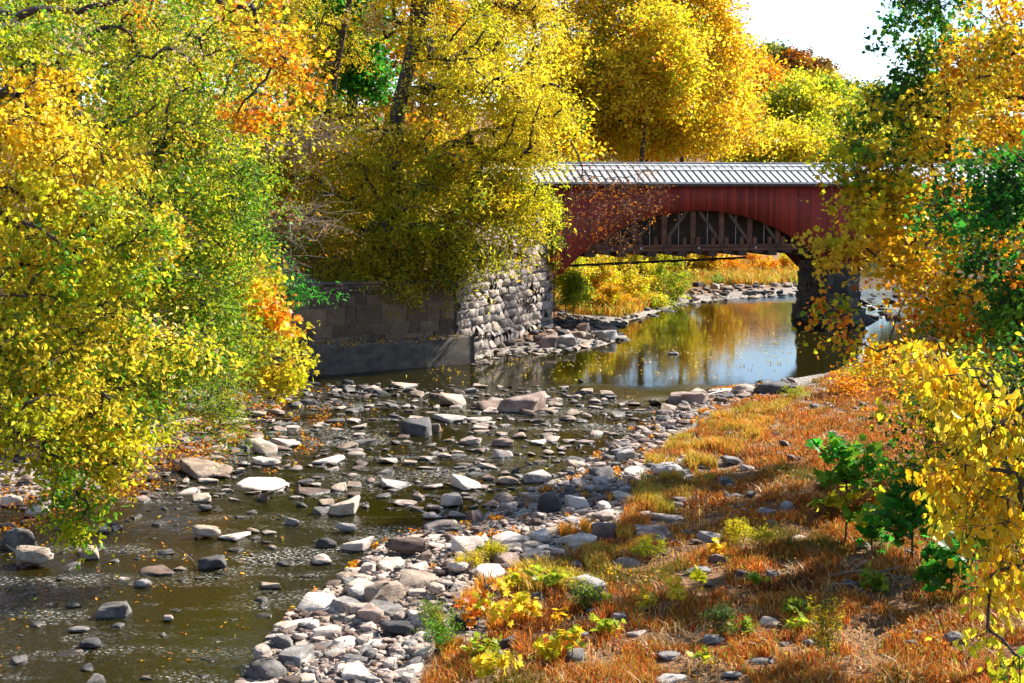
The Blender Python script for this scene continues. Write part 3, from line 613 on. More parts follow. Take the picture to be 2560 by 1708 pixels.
# (centre px, foot px, width px, height px, shape, tone, label)
HERO = [
(28,568,54,25,'round','tan','broad rounded pinkish rock at the water\'s edge at the far left'),
(14,552,38,24,'round','grey','grey domed rock behind the broad pinkish one at the far left edge'),
(90,560,25,15,'round','tan','small humped brown rock in the stream right of the broad pinkish rock'),
(113,551,28,6,'slab','tan','thin flat pink rock just above the small humped brown one'),
(98,567,26,9,'slab','grey','low grey rock touching the foot of the small humped brown one'),
(202,539,38,16,'round','tan','long grey-brown domed rock with a ribbed slab on its right'),
(232,540,34,9,'slab','pale','ribbed pale slab joined to the right end of a domed rock'),
(276,528,40,16,'block','grey','dark flat-topped boulder with two pale stones at its foot'),
(268,535,18,5,'slab','pale','pair of low pale stones in front of the dark flat-topped boulder'),
(184,497,33,10,'slab','pale','lone pale wedge-shaped rock in open water right of the hanging yellow branch'),
(203,513,20,8,'round','dark','small dark rock alone in the dark water below the pale wedge'),
(197,479,60,16,'slab','tan','large tan slab strewn with orange leaves near the left bank'),
(176,468,20,9,'round','brown','dark brown stone on the back of the leafy tan slab'),
(248,475,27,10,'block','dark','dark squarish stone right of the leafy tan slab'),
(265,466,30,9,'slab','pale','pale flat rock behind the dark squarish stone'),
(214,452,28,11,'slab','pale','pale triangular flat rock off the leaf-covered left bank'),
(262,455,28,16,'block','tan','steep pale peaked rock near the left bank'),
(283,448,30,9,'slab','pale','low pale rock right of the steep peaked one'),
(325,464,38,9,'slab','pale','flat whitish rock isolated in the middle of the upper stream'),
(273,503,36,18,'block','brown','brown angular boulder in front of a long whitish slab'),
(258,491,62,10,'slab','pale','long whitish slab behind the brown angular boulder'),
(309,496,38,12,'slab','brown','tilted pinkish slab right of the brown angular boulder'),
(342,516,31,17,'block','tan','leaning tan rock with a sharp top between stream and gravel bar'),
(322,515,20,9,'block','grey','small grey wedge at the left foot of the leaning tan rock'),
(303,507,18,8,'round','dark','dark low stone between the pinkish slab and the leaning tan rock'),
(346,535,27,12,'round','grey','grey rounded rock standing in water above the gravel bar'),
(326,548,22,10,'round','dark','dark rounded rock just upstream of a pale speckled one'),
(322,565,24,10,'round','pale','pale speckled rounded rock in the stream beside the gravel bar'),
(355,552,30,13,'block','pale','pale broken rock at the stream edge right of the dark rounded rock'),
(155,576,38,9,'slab','brown','flat pinkish-brown slab low in the near stream'),
(211,570,26,13,'block','dark','dark pointed rock with a bare twig at its left'),
(142,588,18,9,'round','grey','grey knobby stone below the flat pinkish-brown slab'),
(123,584,20,5,'slab','pale','flat pale stone touching the grey knobby stone'),
(112,619,31,15,'block','grey','grey split rock with a pale right face in the near stream'),
(143,612,28,7,'slab','pale','flat pale stone behind the grey split rock'),
(167,622,14,9,'round','pale','small pale lump right of the grey split rock'),
(65,658,30,4,'slab','tan','barely showing flat rock in the near lower left stream'),
(262,682,46,18,'round','grey','large dark smooth boulder at the bottom edge where gravel meets water'),
(317,612,46,15,'slab','pale','white flat-topped slab at the outer edge of the gravel bar'),
(300,627,30,9,'slab','pale','flat grey-white slab lying below the white flat-topped one'),
(268,645,34,12,'slab','pale','whitish slab reaching furthest left from the gravel bar'),
(8,508,26,13,'round','pale','pale rock at the left edge under the yellow branch'),
(37,518,32,12,'round','pale','pale rounded rock partly behind the hanging branch tips'),
(8,528,20,11,'round','tan','tan rock at the left edge above the grey domed one'),
(95,536,32,12,'round','grey','grey rock in the water right under the lowest hanging branch'),
(401,388,30,9,'slab','tan','flat rock capped with brown leaves just off the concrete footing'),
(452,406,28,14,'block','tan','square tan rock in the riffle left of the big brown boulder'),
(521,413,44,19,'block','brown','big brown boulder with a steep dark right side in the upper riffle'),
(493,411,36,11,'slab','brown','sloping brown slab leaning on the left of the big brown boulder'),
(498,400,9,10,'round','dark','small dark knob on the sloping brown slab'),
(415,436,33,17,'block','dark','dark cube-shaped boulder in the middle of the stream'),
(432,433,18,10,'block','brown','brown stone against the right of the cube-shaped boulder'),
(400,418,26,10,'slab','grey','low grey rock upstream of the cube-shaped boulder'),
(448,423,36,8,'slab','grey','long grey slab behind and right of the cube-shaped boulder'),
(477,422,32,7,'slab','pale','pale narrow slab right of the long grey slab'),
(471,445,22,9,'slab','pale','small pale flat rock downstream of the pale narrow slab'),
(503,447,22,9,'round','brown','brown hump in the centre of the riffle'),
(538,445,22,8,'slab','pale','pale flat rock right of the brown hump in the riffle'),
(500,469,40,12,'slab','pale','tilted pale slab with orange leaves on it in mid stream'),
(503,459,18,10,'block','pale','pale pointed rock behind the tilted leafy slab'),
(431,469,31,3,'slab','pale','very thin white slab just breaking the surface in mid stream'),
(524,475,25,12,'block','dark','black wedge rock right of the tilted leafy slab'),
(536,483,27,11,'block','grey','grey block in front of the black wedge rock'),
(395,489,44,12,'slab','grey','long low grey flat-topped rock in mid stream'),
(440,497,46,10,'slab','pale','pale ribbed slab right of the long low grey rock'),
(464,491,32,13,'slab','pale','pale block-like slab behind the ribbed one'),
(451,507,22,14,'block','pale','pale steep stone below the ribbed slab'),
(502,504,26,12,'round','brown','round reddish-brown rock above a white stone'),
(509,510,20,8,'slab','pale','white stone at the foot of the round reddish-brown rock'),
(433,519,29,13,'round','pale','pale rounded rock, left of two side by side off the bar'),
(461,517,30,14,'slab','tan','tan flat rock, right of two side by side off the bar'),
(440,531,33,11,'slab','pale','white flat slab in front of the two rocks side by side'),
(548,513,30,22,'round','dark','tall dark grey boulder at the edge of the shaded stones'),
(526,510,15,11,'block','grey','small grey upright stone left of the tall dark boulder'),
(532,530,30,12,'round','brown','dark brown rock where the inlet of water ends'),
(408,560,56,23,'round','brown','large brown hump-backed boulder on the gravel bar'),
(416,546,58,12,'slab','tan','wide tan slab behind the hump-backed boulder'),
(468,553,32,17,'block','pale','bright white angular boulder right of the hump-backed one'),
(390,571,33,12,'slab','pale','pale smooth slab in front of the hump-backed boulder'),
(416,577,20,9,'block','dark','dark angular stone wedged beside the pale smooth slab'),
(418,588,44,14,'slab','tan','long tan slab across the middle of the gravel bar'),
(384,607,42,23,'round','tan','big rounded tan boulder with a dark underside on the bar'),
(362,603,26,16,'block','grey','grey rock tucked against the left of the big rounded tan boulder'),
(491,599,18,25,'round','brown','upright brown stone standing in the grass by the bar'),
(466,629,40,23,'round','dark','dark layered boulder in the brown grass near the green weed'),
(394,638,46,17,'round','dark','dark low boulder among the pale pebbles of the near bar'),
(587,593,40,15,'round','grey','dark purplish boulder half hidden in red-brown grass'),
(604,539,24,17,'block','brown','tilted brown rock at the edge of the orange grass'),
(654,539,40,12,'block','brown','dark log-shaped block of stone in orange grass'),
(668,522,34,7,'slab','tan','thin tan ledge of stone behind the log-shaped block'),
(566,544,38,10,'slab','tan','broad tan slab right of the white rocks on the bar'),
(512,544,40,13,'slab','pale','broad whitish slab at the centre of the bar'),
(540,542,22,11,'block','pale','pale angular rock right of the broad whitish slab'),
(628,567,30,16,'round','pale','bright pale rock standing out of the yellow-green weeds'),
(700,579,42,12,'round','grey','long grey boulder beside a yellow leaf cluster in the rusty grass'),
(617,621,20,9,'round','grey','small bluish-grey stone amid yellow seedlings'),
(637,636,22,7,'slab','pale','flat lilac-grey stone right of the bluish one in the near grass'),
(670,661,24,8,'slab','grey','flat grey stone in the near brown grass'),
(714,645,22,8,'slab','grey','grey stone peeping from the near grass left of the greenish one'),
(500,658,19,14,'round','tan','tan stone below the yellow seedlings near the bottom'),
(505,648,18,10,'block','dark','dark stone sitting behind the tan stone near the bottom'),
(602,479,26,13,'block','dark','dark block among pale pebbles at the upper bar'),
(625,461,20,10,'block','grey','grey wedge on the upper bar above the dark block'),
(620,449,28,9,'round','grey','grey rounded rock at the stream edge of the upper bar'),
(672,431,22,9,'round','dark','dark smooth rock where the upper bar meets orange grass'),
(690,404,36,11,'block','brown','brown flat boulder at the head of the riffle'),
(716,396,38,12,'slab','pale','largest pale slab at the head of the gravel bar'),
(744,394,28,10,'round','tan','tan rock right of the largest pale slab'),
(776,394,40,12,'block','dark','black jagged boulder ending the row of rocks at the pool'),
(760,383,10,5,'round','dark','small dark stone in the water behind the row of rocks'),
(730,466,26,10,'round','grey','grey stone in shade in the middle of the orange meadow'),
(748,470,17,9,'slab','pale','pale stone touching the shaded grey one in the meadow'),
(672,476,40,11,'round','grey','long grey rock half sunk in the meadow edge'),
(734,499,20,9,'round','grey','blue-grey stone in the meadow left of the saplings'),
(787,514,13,12,'block','grey','upright grey stone at the left of the green sapling'),
(768,516,20,8,'slab','grey','flat grey stone beside the upright one'),
(773,527,12,7,'round','grey','small round bluish stone in the dry grass under the upright one'),
(959,645,26,12,'round','grey','grey rock alone in the dark leaf litter at the lower right'),
(763,665,28,10,'round','grey','cracked grey stone near the bottom centre right'),
(811,647,20,11,'round','grey','greenish mossy stone in the near brown grass'),
(735,683,26,8,'round','grey','grey stone cut by the bottom edge of the picture, right one'),
(673,683,32,9,'slab','grey','grey flat stone cut by the bottom edge of the picture, left one'),
(771,627,22,7,'slab','tan','tan flat stone in the brown grass below the fallen sticks'),
(674,355,12,6,'round','pale','small round stone alone in the calm green pool'),
(582,382,10,5,'round','dark','small dark stone at the lower lip of the calm pool'),
(548,350,22,13,'block','brown','steep brown rock leaning at the foot of the stone abutment'),
(566,347,20,11,'block','grey','grey tilted slab right of the steep brown rock by the abutment'),
(583,331,14,8,'slab','brown','brown stone on the spit beside the abutment'),
(606,340,26,9,'slab','grey','grey ledge at the tip of the rock spit by the abutment'),
(800,540,18,6,'slab','tan','flat brown stone under the green sapling'),
]
k = 0
for (px, py, pw, ph, kind, tone, lab) in HERO:
    p = gp(px, py, 0.0)
    p = gph(px, py) if gz(p.x, p.y) > 0 else p
    s = p.y/FPX; w_, h_ = pw*s*1.1, ph*s*1.15; dep = w_*random.uniform(.65, .9) if kind != 'slab' else w_*random.uniform(.8, 1.1)
    h_ = max(.07, (ph*s - dep*.4*(CAMH/p.y))*1.2) if kind == 'slab' else max(.10, ph*s*1.0)
    p.y += dep*.42
    gl_ = gz(p.x, p.y); put_rock(p.x, p.y, w_, h_, kind, tone, k, random.uniform(-.3, .3)+(math.pi if random.random() < .5 else 0), (random.uniform(-.06, .06), random.uniform(-.1, .1)), lab, depth=dep, sink=.4, z=max(gl_, -.02)); k += 1
# loose rocks by zone: polygon, number, size range, tones, label, group
BAR = [(236,683),(258,655),(290,612),(338,580),(372,550),(400,536),(480,524),(520,503),(560,482),(612,444),(652,414),(700,394),(790,380),(800,389),(722,408),(684,430),(650,452),(628,500),(600,540),(530,572),(470,596),(430,640),(410,700),(230,700)]
NEARBAR = [(p[0], p[1]) for p in [(236,683),(258,655),(290,612),(338,580),(372,550),(400,536),(560,556),(470,596),(430,640),(410,700),(230,700)]]
ZONES = [
 (NEARBAR, 640, .2, .75, 1.3, ('pale', 'pale', 'pale', 'tan', 'grey', 'brown'), 'pale flattish stone packed among others on the near gravel bar', 'stones of the near gravel bar'),
 (BAR, 1200, .2, .85, 1.3, ('pale', 'pale', 'tan', 'grey', 'brown'), 'pale stone among many along the upper gravel bar between stream and meadow', 'stones of the upper gravel bar'),
 ([(120,500),(150,448),(250,388),(420,382),(560,384),(650,400),(690,395),(650,414),(612,444),(540,492),(480,522),(400,510),(310,500),(220,500)], 1050, .2, .85, 1.15, ('pale', 'pale', 'tan', 'grey', 'brown'), 'wet stone breaking the surface in the riffle of the middle stream', 'stones in the riffle'),
 ([(0,425),(150,400),(250,392),(300,396),(280,430),(200,465),(120,480),(0,520)], 420, .25, .9, 1.1, ('tan', 'pale', 'grey', 'brown'), 'leaf-strewn stone on the left bank under the overhanging yellow trees', 'stones of the left bank'),
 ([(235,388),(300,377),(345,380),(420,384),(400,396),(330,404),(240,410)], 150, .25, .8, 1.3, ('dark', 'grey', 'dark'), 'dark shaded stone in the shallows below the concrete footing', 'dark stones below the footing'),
 ([(466,362),(500,346),(550,330),(560,318),(600,322),(626,338),(600,346),(560,352),(500,355),(480,366)], 210, .3, 1.0, 1.1, ('brown', 'tan', 'grey', 'dark'), 'angular stone heaped at the foot of the pale abutment wall', 'stones heaped at the abutment'),
 ([(590,330),(630,312),(688,298),(694,284),(802,277),(802,294),(720,300),(650,316),(620,326)], 260, .35, 1.15, 1.3, ('pale', 'grey', 'dark', 'brown', 'tan'), 'stone of the low bar seen beyond the bridge under its arch', 'stones of the bar beyond the bridge'),
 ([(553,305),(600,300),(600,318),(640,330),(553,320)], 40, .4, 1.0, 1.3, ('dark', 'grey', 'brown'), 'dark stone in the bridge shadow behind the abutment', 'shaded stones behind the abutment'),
 ([(848,296),(905,286),(905,318),(862,322)], 45, .5, 1.3, 1.3, ('dark', 'grey', 'brown'), 'stone in the bright river just right of the bridge pier', 'stones right of the pier'),
 ([(20,480),(300,510),(330,545),(300,600),(230,680),(0,683),(0,560)], 150, .16, .62, 1.5, ('grey', 'dark', 'tan'), 'small stone barely showing in the open near stream', 'small stones in the near stream'),
 ([(640,450),(720,410),(820,390),(880,420),(800,500),(700,560),(620,560),(610,500)], 90, .2, .6, 1.6, ('grey', 'pale', 'tan', 'grey'), 'stone half hidden in the orange meadow grass', 'stones in the meadow'),
 ([(480,600),(620,560),(900,560),(950,683),(430,683)], 60, .15, .42, 1.6, ('grey', 'brown', 'grey'), 'stone peeping out of the brown foreground grass', 'stones in the foreground grass'),
]
CAND = []
for zi, (poly, n, s0, s1, dens, tones, lab, grp) in enumerate(ZONES):
    xs = [p[0] for p in poly]; ys = [p[1] for p in poly]; rng = np.random.default_rng(zi+50); got = 0; tries = 0
    W = np.array([gp(x, y, .1) for x, y in poly]); xa, ya = W[:, :2].min(0); xb, yb = W[:, :2].max(0)
    loc = []; K = n*40; X_ = rng.uniform(xa, xb, K); Y_ = rng.uniform(ya, yb, K); qx, qy = proj(np.stack([X_, Y_, X_*0+.1], 1)); kp = inpoly(qx, qy, poly); X_ = X_[kp]; Y_ = Y_[kp]; H_ = height(X_, Y_)
    buf = np.zeros((len(PLACED)+n+5, 3)); m0 = len(HERO); buf[:m0] = np.array(PLACED[:m0]); nb = m0
    for x, y, g_ in zip(X_, Y_, H_):
        if got >= n: break
        w_ = s0*(s1/s0)**(rng.uniform()**dens)
        if (np.hypot(buf[:nb, 0]-x, buf[:nb, 1]-y) < (buf[:nb, 2]+w_*.5)*.72).any(): continue
        loc.append((x, y, w_*.5)); buf[nb] = loc[-1]; nb += 1; got += 1
        kind = ('slab', 'slab', 'round', 'block', 'round')[rng.integers(5)]; h_ = w_*rng.uniform(.18, .34) if kind == 'slab' else w_*rng.uniform(.28, .5)
        if g_ < 0: h_ = max(.04, h_*.6); g_ = -.02
        CAND.append((w_*h_/y/y, x, y, w_, h_, kind, tones[rng.integers(len(tones))], lab, grp, float(g_), int(rng.integers(6)), rng.uniform(0, 6.28), rng.normal(size=2)*.10))
    PLACED += loc
CAND.sort(key=lambda c: -c[0]); NIND = 292-len(HERO)
for c in CAND[:NIND]:
    _, x, y, w_, h_, kind, tone, lab, grp, g_, v, rz, tl = c
    put_rock(x, y, w_, h_, kind, tone, v, rz, tl, lab, grp, z=g_)
# the hundreds of smaller ones: one mesh
def merge_rocks(name, items, toneset):
    VV = []; FF = []; MI = []; nv = 0; cache = {}
    for c in items:
        _, x, y, w_, h_, kind, tone, lab, grp, g_, v, rz, tl = c
        key = (kind, v % len(RB[kind]))
        if key not in cache:
            me = RB[kind][key[1]]; co = np.zeros(len(me.vertices)*3); me.vertices.foreach_get('co', co); f = np.zeros(len(me.loops), np.int32); me.loops.foreach_get('vertex_index', f); cache[key] = (co.reshape(-1, 3), f.reshape(-1, 3))
        co, f = cache[key]; H = h_/.7; Q = co*[w_, w_*.8, H]; E = np.array(Matrix.Rotation(rz, 3, 'Z') @ Matrix.Rotation(tl[0], 3, 'X') @ Matrix.Rotation(tl[1], 3, 'Y'))
        VV.append(Q@E.T+[x, y, g_+h_-H/2]); FF.append(f+nv); nv += len(co); MI.append(np.full(len(f), toneset.index(tone)))
    o = mk(name, np.concatenate(VV), np.concatenate(FF), None, mats=[M['rock_'+t] for t in toneset], midx=np.concatenate(MI), smooth=True)
    try: o.data.set_sharp_from_angle(angle=R(48))
    except Exception: pass
    return o
o = merge_rocks('river_stones', CAND[NIND:], ['pale', 'tan', 'grey', 'brown', 'dark']); tag(o, 'countless small stones lying along the gravel bars and banks', 'stones', kind='stuff')
# pebbles filling the bar between the stones
rng = np.random.default_rng(99); peb = []
W = np.array([gp(x, y, .1) for x, y in BAR])
K = 60000; X_ = rng.uniform(W[:, 0].min(), W[:, 0].max(), K); Y_ = rng.uniform(22, 62, K); qx, qy = proj(np.stack([X_, Y_, X_*0+.05], 1)); kp = inpoly(qx, qy, BAR) & (rng.uniform(size=K) < (26/Y_)**1.2); X_ = X_[kp][:4200]; Y_ = Y_[kp][:4200]; H_ = height(X_, Y_)
for x, y, g_ in zip(X_, Y_, H_):
    w_ = rng.uniform(.06, .17); peb.append((0, x, y, w_, w_*.45, 'round', ('pale', 'tan', 'pale', 'grey', 'brown')[rng.integers(5)], '', '', max(float(g_), -.03), int(rng.integers(5)), rng.uniform(0, 6.28), rng.normal(size=2)*.2))
LOW = {}
def low_poly():
    VV = []; FF = []; MI = []; nv = 0; T_ = ['pale', 'tan', 'grey', 'brown']
    ico = bmesh.new(); bmesh.ops.create_icosphere(ico, subdivisions=1, radius=.5); co = np.array([v.co[:] for v in ico.verts]); f = np.array([[v.index for v in q.verts] for q in ico.faces]); ico.free()
    for c in peb:
        _, x, y, w_, h_, kind, tone, lab, grp, g_, v, rz, tl = c
        Q = (co*rng.uniform(.75, 1.1, (len(co), 1)))*[w_, w_*.75, h_]; cz, sz = math.cos(rz), math.sin(rz)
        VV.append(np.stack([Q[:, 0]*cz-Q[:, 1]*sz+x, Q[:, 0]*sz+Q[:, 1]*cz+y, Q[:, 2]+g_+h_*.25], 1)); FF.append(f+nv); nv += len(co); MI.append(np.full(len(f), T_.index(tone)))
    return mk('pebbles', np.concatenate(VV), np.concatenate(FF), None, mats=[M['rock_'+t] for t in T_], midx=np.concatenate(MI))
tag(low_poly(), 'small pebbles filling the gaps of the gravel bar', 'pebbles', kind='stuff')

# ------------------------------------------------------------------ grass
MEAD = [(400,700),(428,640),(488,594),(540,566),(590,545),(612,500),(645,455),(686,430),(724,408),(800,388),(830,374),(905,356),(1040,350),(1150,420),(1150,720),(400,720)]
RX0, RY0, RS = -10.0, 18.0, .05; RMASK = np.zeros((1300, 1200), bool)
for (x, y, r) in PLACED:
    if r < .13 or not (-9 < x < 48 and 19 < y < 80): continue
    i0, i1 = int((y-r*1.9-.12-RY0)/RS), int((y+r*.8-RY0)/RS)+1; j0, j1 = int((x-r*.95-RX0)/RS), int((x+r*.95-RX0)/RS)+1; RMASK[max(i0, 0):i1, max(j0, 0):j1] = True
def free(x, y):
    i = ((y-RY0)/RS).astype(int); j = ((x-RX0)/RS).astype(int); ok = (i >= 0) & (i < RMASK.shape[0]) & (j >= 0) & (j < RMASK.shape[1])
    return ~(RMASK[np.clip(i, 0, RMASK.shape[0]-1), np.clip(j, 0, RMASK.shape[1]-1)] & ok)
def grass(name, n, ylo, yhi, poly, h0, h1, cols, seed, dens_noise=.25, wd=.010, label='', cat='grass', lean=.5, xlim=(-8, 45), pw=1.3):
    rng = np.random.default_rng(seed); P = []
    tot = 0
    while tot < n:
        k = 200000; x = rng.uniform(*xlim, k); y = rng.uniform(ylo, yhi, k); qx, qy = proj(np.stack([x, y, x*0+.4], 1)); kq = (qx > -60) & (qx < 1200) & (qy < 760) & (rng.uniform(size=k) < (ylo/y)**pw); x = x[kq]; y = y[kq]; k = len(x); h = height(x, y); qx, qy = proj(np.stack([x, y, h], 1))
        keep = inpoly(qx, qy, poly) & free(x, y) & (vnoise(x, y, 2.3, seed) + rng.normal(size=k)*.3 > -dens_noise) & (h > .03)
        P.append(np.stack([x[keep], y[keep], h[keep]], 1)); tot += keep.sum()
        if len(P) > 40: break
    P = np.concatenate(P)[:n]; n = len(P)
    pn = vnoise(P[:, 0], P[:, 1], .9, seed+1)+rng.normal(size=n)*.35; q = np.clip((pn+1)/2, 0, .999); ci = (q*len(cols)).astype(int); c = np.array(cols)[ci]*rng.uniform(.75, 1.4, (n, 1))
    hh = rng.uniform(h0, h1, n)*(.75+.5*sm(vnoise(P[:, 0], P[:, 1], 1.3, seed+2)+.5)); a = rng.uniform(0, 6.28, n); la = a*.8+.8+vnoise(P[:, 0], P[:, 1], 1.1, seed+3)*3
    ln = rng.uniform(.1, 1, n)*lean*hh*1.6; D = np.stack([np.cos(la), np.sin(la), la*0], 1); S = np.stack([np.cos(a), np.sin(a), a*0], 1)*(wd*rng.uniform(.6, 1.4, n)*(1+P[:, 1]/60))[:, None]; Z = np.array([0, 0, 1.])
    m1 = P+Z*(hh*.6)[:, None]+D*(ln*.3)[:, None]; tp = P+Z*(hh*.93)[:, None]+D*ln[:, None]
    P0 = P-Z*.03
    V = np.stack([P0-S, P0+S, m1-S*.7, m1+S*.7, tp], 1).reshape(-1, 3); o_ = (np.arange(n)*5)[:, None]
    F1 = np.array([[0, 1, 3, 2]])+o_; F2 = np.array([[2, 3, 4]])+o_
    return tag(mk(name, V, [F1, F2], M['grass'], col=np.repeat(np.clip(c, 0, .9), 5, 0)), label, cat, kind='stuff')
DRY = [(.14,.06,.02),(.40,.09,.015),(.74,.17,.015),(.80,.28,.03),(.80,.46,.12),(.62,.16,.02),(.30,.05,.015),(.50,.36,.07),(.24,.27,.04)]
DRYT = [(.46,.36,.20),(.60,.44,.22),(.38,.25,.12),(.66,.40,.12)]
DRYD = [(.34,.09,.02),(.58,.15,.02),(.52,.20,.03),(.62,.32,.07),(.46,.10,.02),(.26,.09,.02),(.20,.17,.03)]
grass('dry_grass', 270000, 21, 78, MEAD, .07, .25, DRY+DRYD, 1, .12, wd=.007, label='rust and orange dry meadow grass covering the right bank')
grass('straw', 15000, 21, 78, MEAD, .08, .26, DRYT, 7, .0, label='tan matted straw among the rusty grass', cat='grass', lean=1.1)
EDGE = [(440,610),(500,555),(575,520),(600,500),(628,500),(650,452),(700,425),(800,392),(760,440),(690,500),(640,560),(560,620),(470,640),(420,683),(400,683)]
grass('green_weeds', 34000, 21, 66, EDGE, .10, .38, [(.40,.34,.04),(.66,.38,.05),(.72,.44,.08),(.34,.34,.05),(.74,.28,.03),(.74,.36,.05)], 2, -.35, label='patchy yellow-green weeds where the gravel bar meets the meadow', cat='weeds')
BEY = [(553,300),(560,268),(620,255),(800,255),(805,284),(694,286),(660,306),(620,318),(560,312)]
grass('far_bank_grass', 45000, 86, 150, BEY, .3, .9, [(.35,.35,.05),(.60,.45,.06),(.65,.30,.04),(.45,.42,.05),(.62,.22,.03),(.25,.33,.05)], 3, .6, wd=.016, label='tall mixed grass on the low bank seen under the bridge arch', xlim=(0, 40), pw=.5)
# fallen leaves
def litter(name, n, poly, ylo, yhi, xlim, size, palette, seed, z=.03, label='', onrocks=0, hfun=None, pw=1., dn=.3):
    rng = np.random.default_rng(seed); P = []; tot = 0
    while tot < n and len(P) < 60:
        k = 60000; x = rng.uniform(*xlim, k); y = rng.uniform(ylo, yhi, k); h = np.maximum(height(x, y), 0) if hfun is None else hfun(x, y); qx, qy = proj(np.stack([x, y, h], 1))
        keep = inpoly(qx, qy, poly) & free(x, y) & (vnoise(x, y, 1.7, seed)+rng.normal(size=k)*.4 > -dn); P.append(np.stack([x[keep], y[keep], h[keep]+z*rng.uniform(.3, 1, keep.sum())], 1)); tot += keep.sum()
    P = np.concatenate(P)[:n]; cols, wt = pal(palette); c = cols[rng.choice(len(cols), size=len(P), p=wt)]*rng.uniform(.6, 1.2, (len(P), 1))
    V, F, k = leaves(P, size*rng.uniform(.6, 1.3, len(P)), 'oval', 0, 3.0, rng)
    return tag(mk(name, V, F, M['leaf_matte'], col=np.repeat(np.clip(c, 0, .9), k, 0)), label, 'leaves', kind='stuff')
litter('fallen_leaves', 8000, [(0,400),(150,395),(300,392),(350,385),(360,410),(300,470),(240,480),(130,500),(0,540)], 34, 70, (-24, 2), .11, 'OR*4 RB*3 Y2*2 BR*2 RO*1', 31, .14, 'orange fallen leaves drifted over the left bank stones', dn=.1)
litter('leaf_litter', 30000, MEAD, 21, 60, (-8, 40), .07, 'OR*2 BR*3 RB*4 Y2*1 PK*1', 32, .16, 'brown and orange leaf litter in the meadow grass')
litter('bar_leaves', 4200, BAR, 22, 62, (-8, 16), .08, 'OR*3 RB*2 Y2*2', 33, .15, 'stray orange leaves caught between the pale stones of the bar', dn=-.2)
litter('floating_leaves', 1300, [(400,378),(500,350),(630,335),(700,318),(800,300),(800,360),(760,378),(640,384),(450,385)], 58, 95, (-6, 24), .11, 'Y1*4 Y2*3 PK*2', 34, .004, 'tiny yellow leaves floating on the calm pool', hfun=lambda x, y: x*0+.006, pw=0, dn=.0)
litter('stream_leaves', 700, [(150,420),(420,384),(640,392),(610,440),(480,520),(300,500),(230,680),(0,683),(0,520)], 25, 60, (-16, 8), .09, 'Y1*2 OR*3 Y2*3 RB*1', 35, .004, 'stray orange and yellow leaves riding the stream', hfun=lambda x, y: x*0+.006, pw=.5, dn=-.1)
def ledge(x, y): return x*0+1.37
litter('ledge_leaves', 2500, [(200,330),(300,332),(470,325),(470,338),(300,350),(200,350)], 60, 71, (-17, -2), .10, 'Y2*3 OR*1 BR*2 PK*2', 36, .04, 'yellow-brown leaves lying along the top of the concrete footing', hfun=ledge, dn=.5)
# ------------------------------------------------------------------ trees
# left bank, near
YB = 'Y1*5 Y2*2 YG*1 GR*.4'
GYB = 'YG*4 Y1*3 LG*2 GR*3 PK*.8 OR*.3'
YM = 'YG*4 Y1*2 LG*3 GR*2 PK*.4'
t1 = [blob(25,110,60,50,25,2.2,30,'Y1*5 Y2*2 YG*2'), blob(70,170,65,45,25,2.4,34,'Y1*4 Y2*1 YG*3'), blob(70,250,80,50,25,2.6,44,'Y1*4 Y2*1 YG*4 GR*1'), blob(40,330,75,50,24.5,2.4,36,'Y1*2 YG*4 GR*1.5 LG*1'), blob(130,225,40,45,24.6,1.8,16,YM), blob(75,410,62,45,24.5,2,26,'Y1*3 YG*4 GR*1.5'), blob(-40,220,60,120,26,3,20), blob(160,345,45,30,25.5,1.5,12,YM), blob(15,40,60,40,26,2.5,18,YM), blob(88,462,40,30,24.3,1.2,10,'YG*3 Y1*2 GR*3'), blob(84,505,20,22,24.2,.6,5,'GR*4 YG*2'), blob(120,430,32,34,24.4,.9,9,'YG*3 Y1*3 GR*2'), blob(30,400,50,50,25,2,16,'YG*2 Y1*2 OR*1')]
tree('boxelder_tree', 'bright yellow leafy tree at the left edge drooping down to the stones of the stream', 'tree', (-15.5, 26, gz(-15.5, 26)), [(-14.8,26,4),(-13,25.7,8),(-11.5,25.6,12)], t1, YB, 'oval', .108, 125, .42, .55, .5, .2, seed=1)
t2 = [blob(160,50,100,70,31,3,56), blob(205,130,55,60,31,2.4,40), blob(205,200,52,60,31,2.4,44,'YG*3 GR*4 LG*4 Y1*1'), blob(218,270,42,60,30.5,2.2,38,'YG*2 GR*4 LG*4 Y1*1'), blob(120,140,80,70,32,3,36), blob(160,330,75,60,31,2.6,48,'YG*3 GR*3 LG*3 Y1*1'), blob(228,340,36,40,30,1.6,22,'GR*3 LG*3 YG*2'), blob(60,40,80,60,33,3,34,'GR*4 LG*2 YG*2'), blob(238,222,18,40,30.3,1.2,10,'GR*4 LG*2'), blob(130,270,70,70,32,3,30,'GR*2 YG*3 LG*2'), blob(120,400,65,40,32,2.5,34,'GR*3 YG*3 OR*.6'), blob(245,180,16,30,30.5,1,7,'GR*3 LG*3')]
tree('linden_tree', 'large green and yellow small-leaved tree behind the bright yellow one on the left bank', 'tree', (-19, 33, gz(-19, 33)), [(-18,32.6,5),(-15,32,10),(-12,31.5,15)], t2, GYB, 'oval', .085, 140, .48, .35, .5, .24, seed=2)
t3 = [blob(262,30,30,32,27,1.2,8,'Y1*3 Y2*3 OR*2'), blob(280,52,24,22,27,1,6,'Y1*3 Y2*3 OR*2'), blob(300,80,15,14,26.8,.6,4,'OR*4 Y2*3'), blob(245,12,30,22,27.5,1.5,6,'Y1*3 YG*2 OR*1'), blob(262,95,22,20,27.6,1,4,'Y1*2 OR*2 Y2*2'), blob(245,122,20,14,27.6,.8,3,'OR*2 Y2*2')]
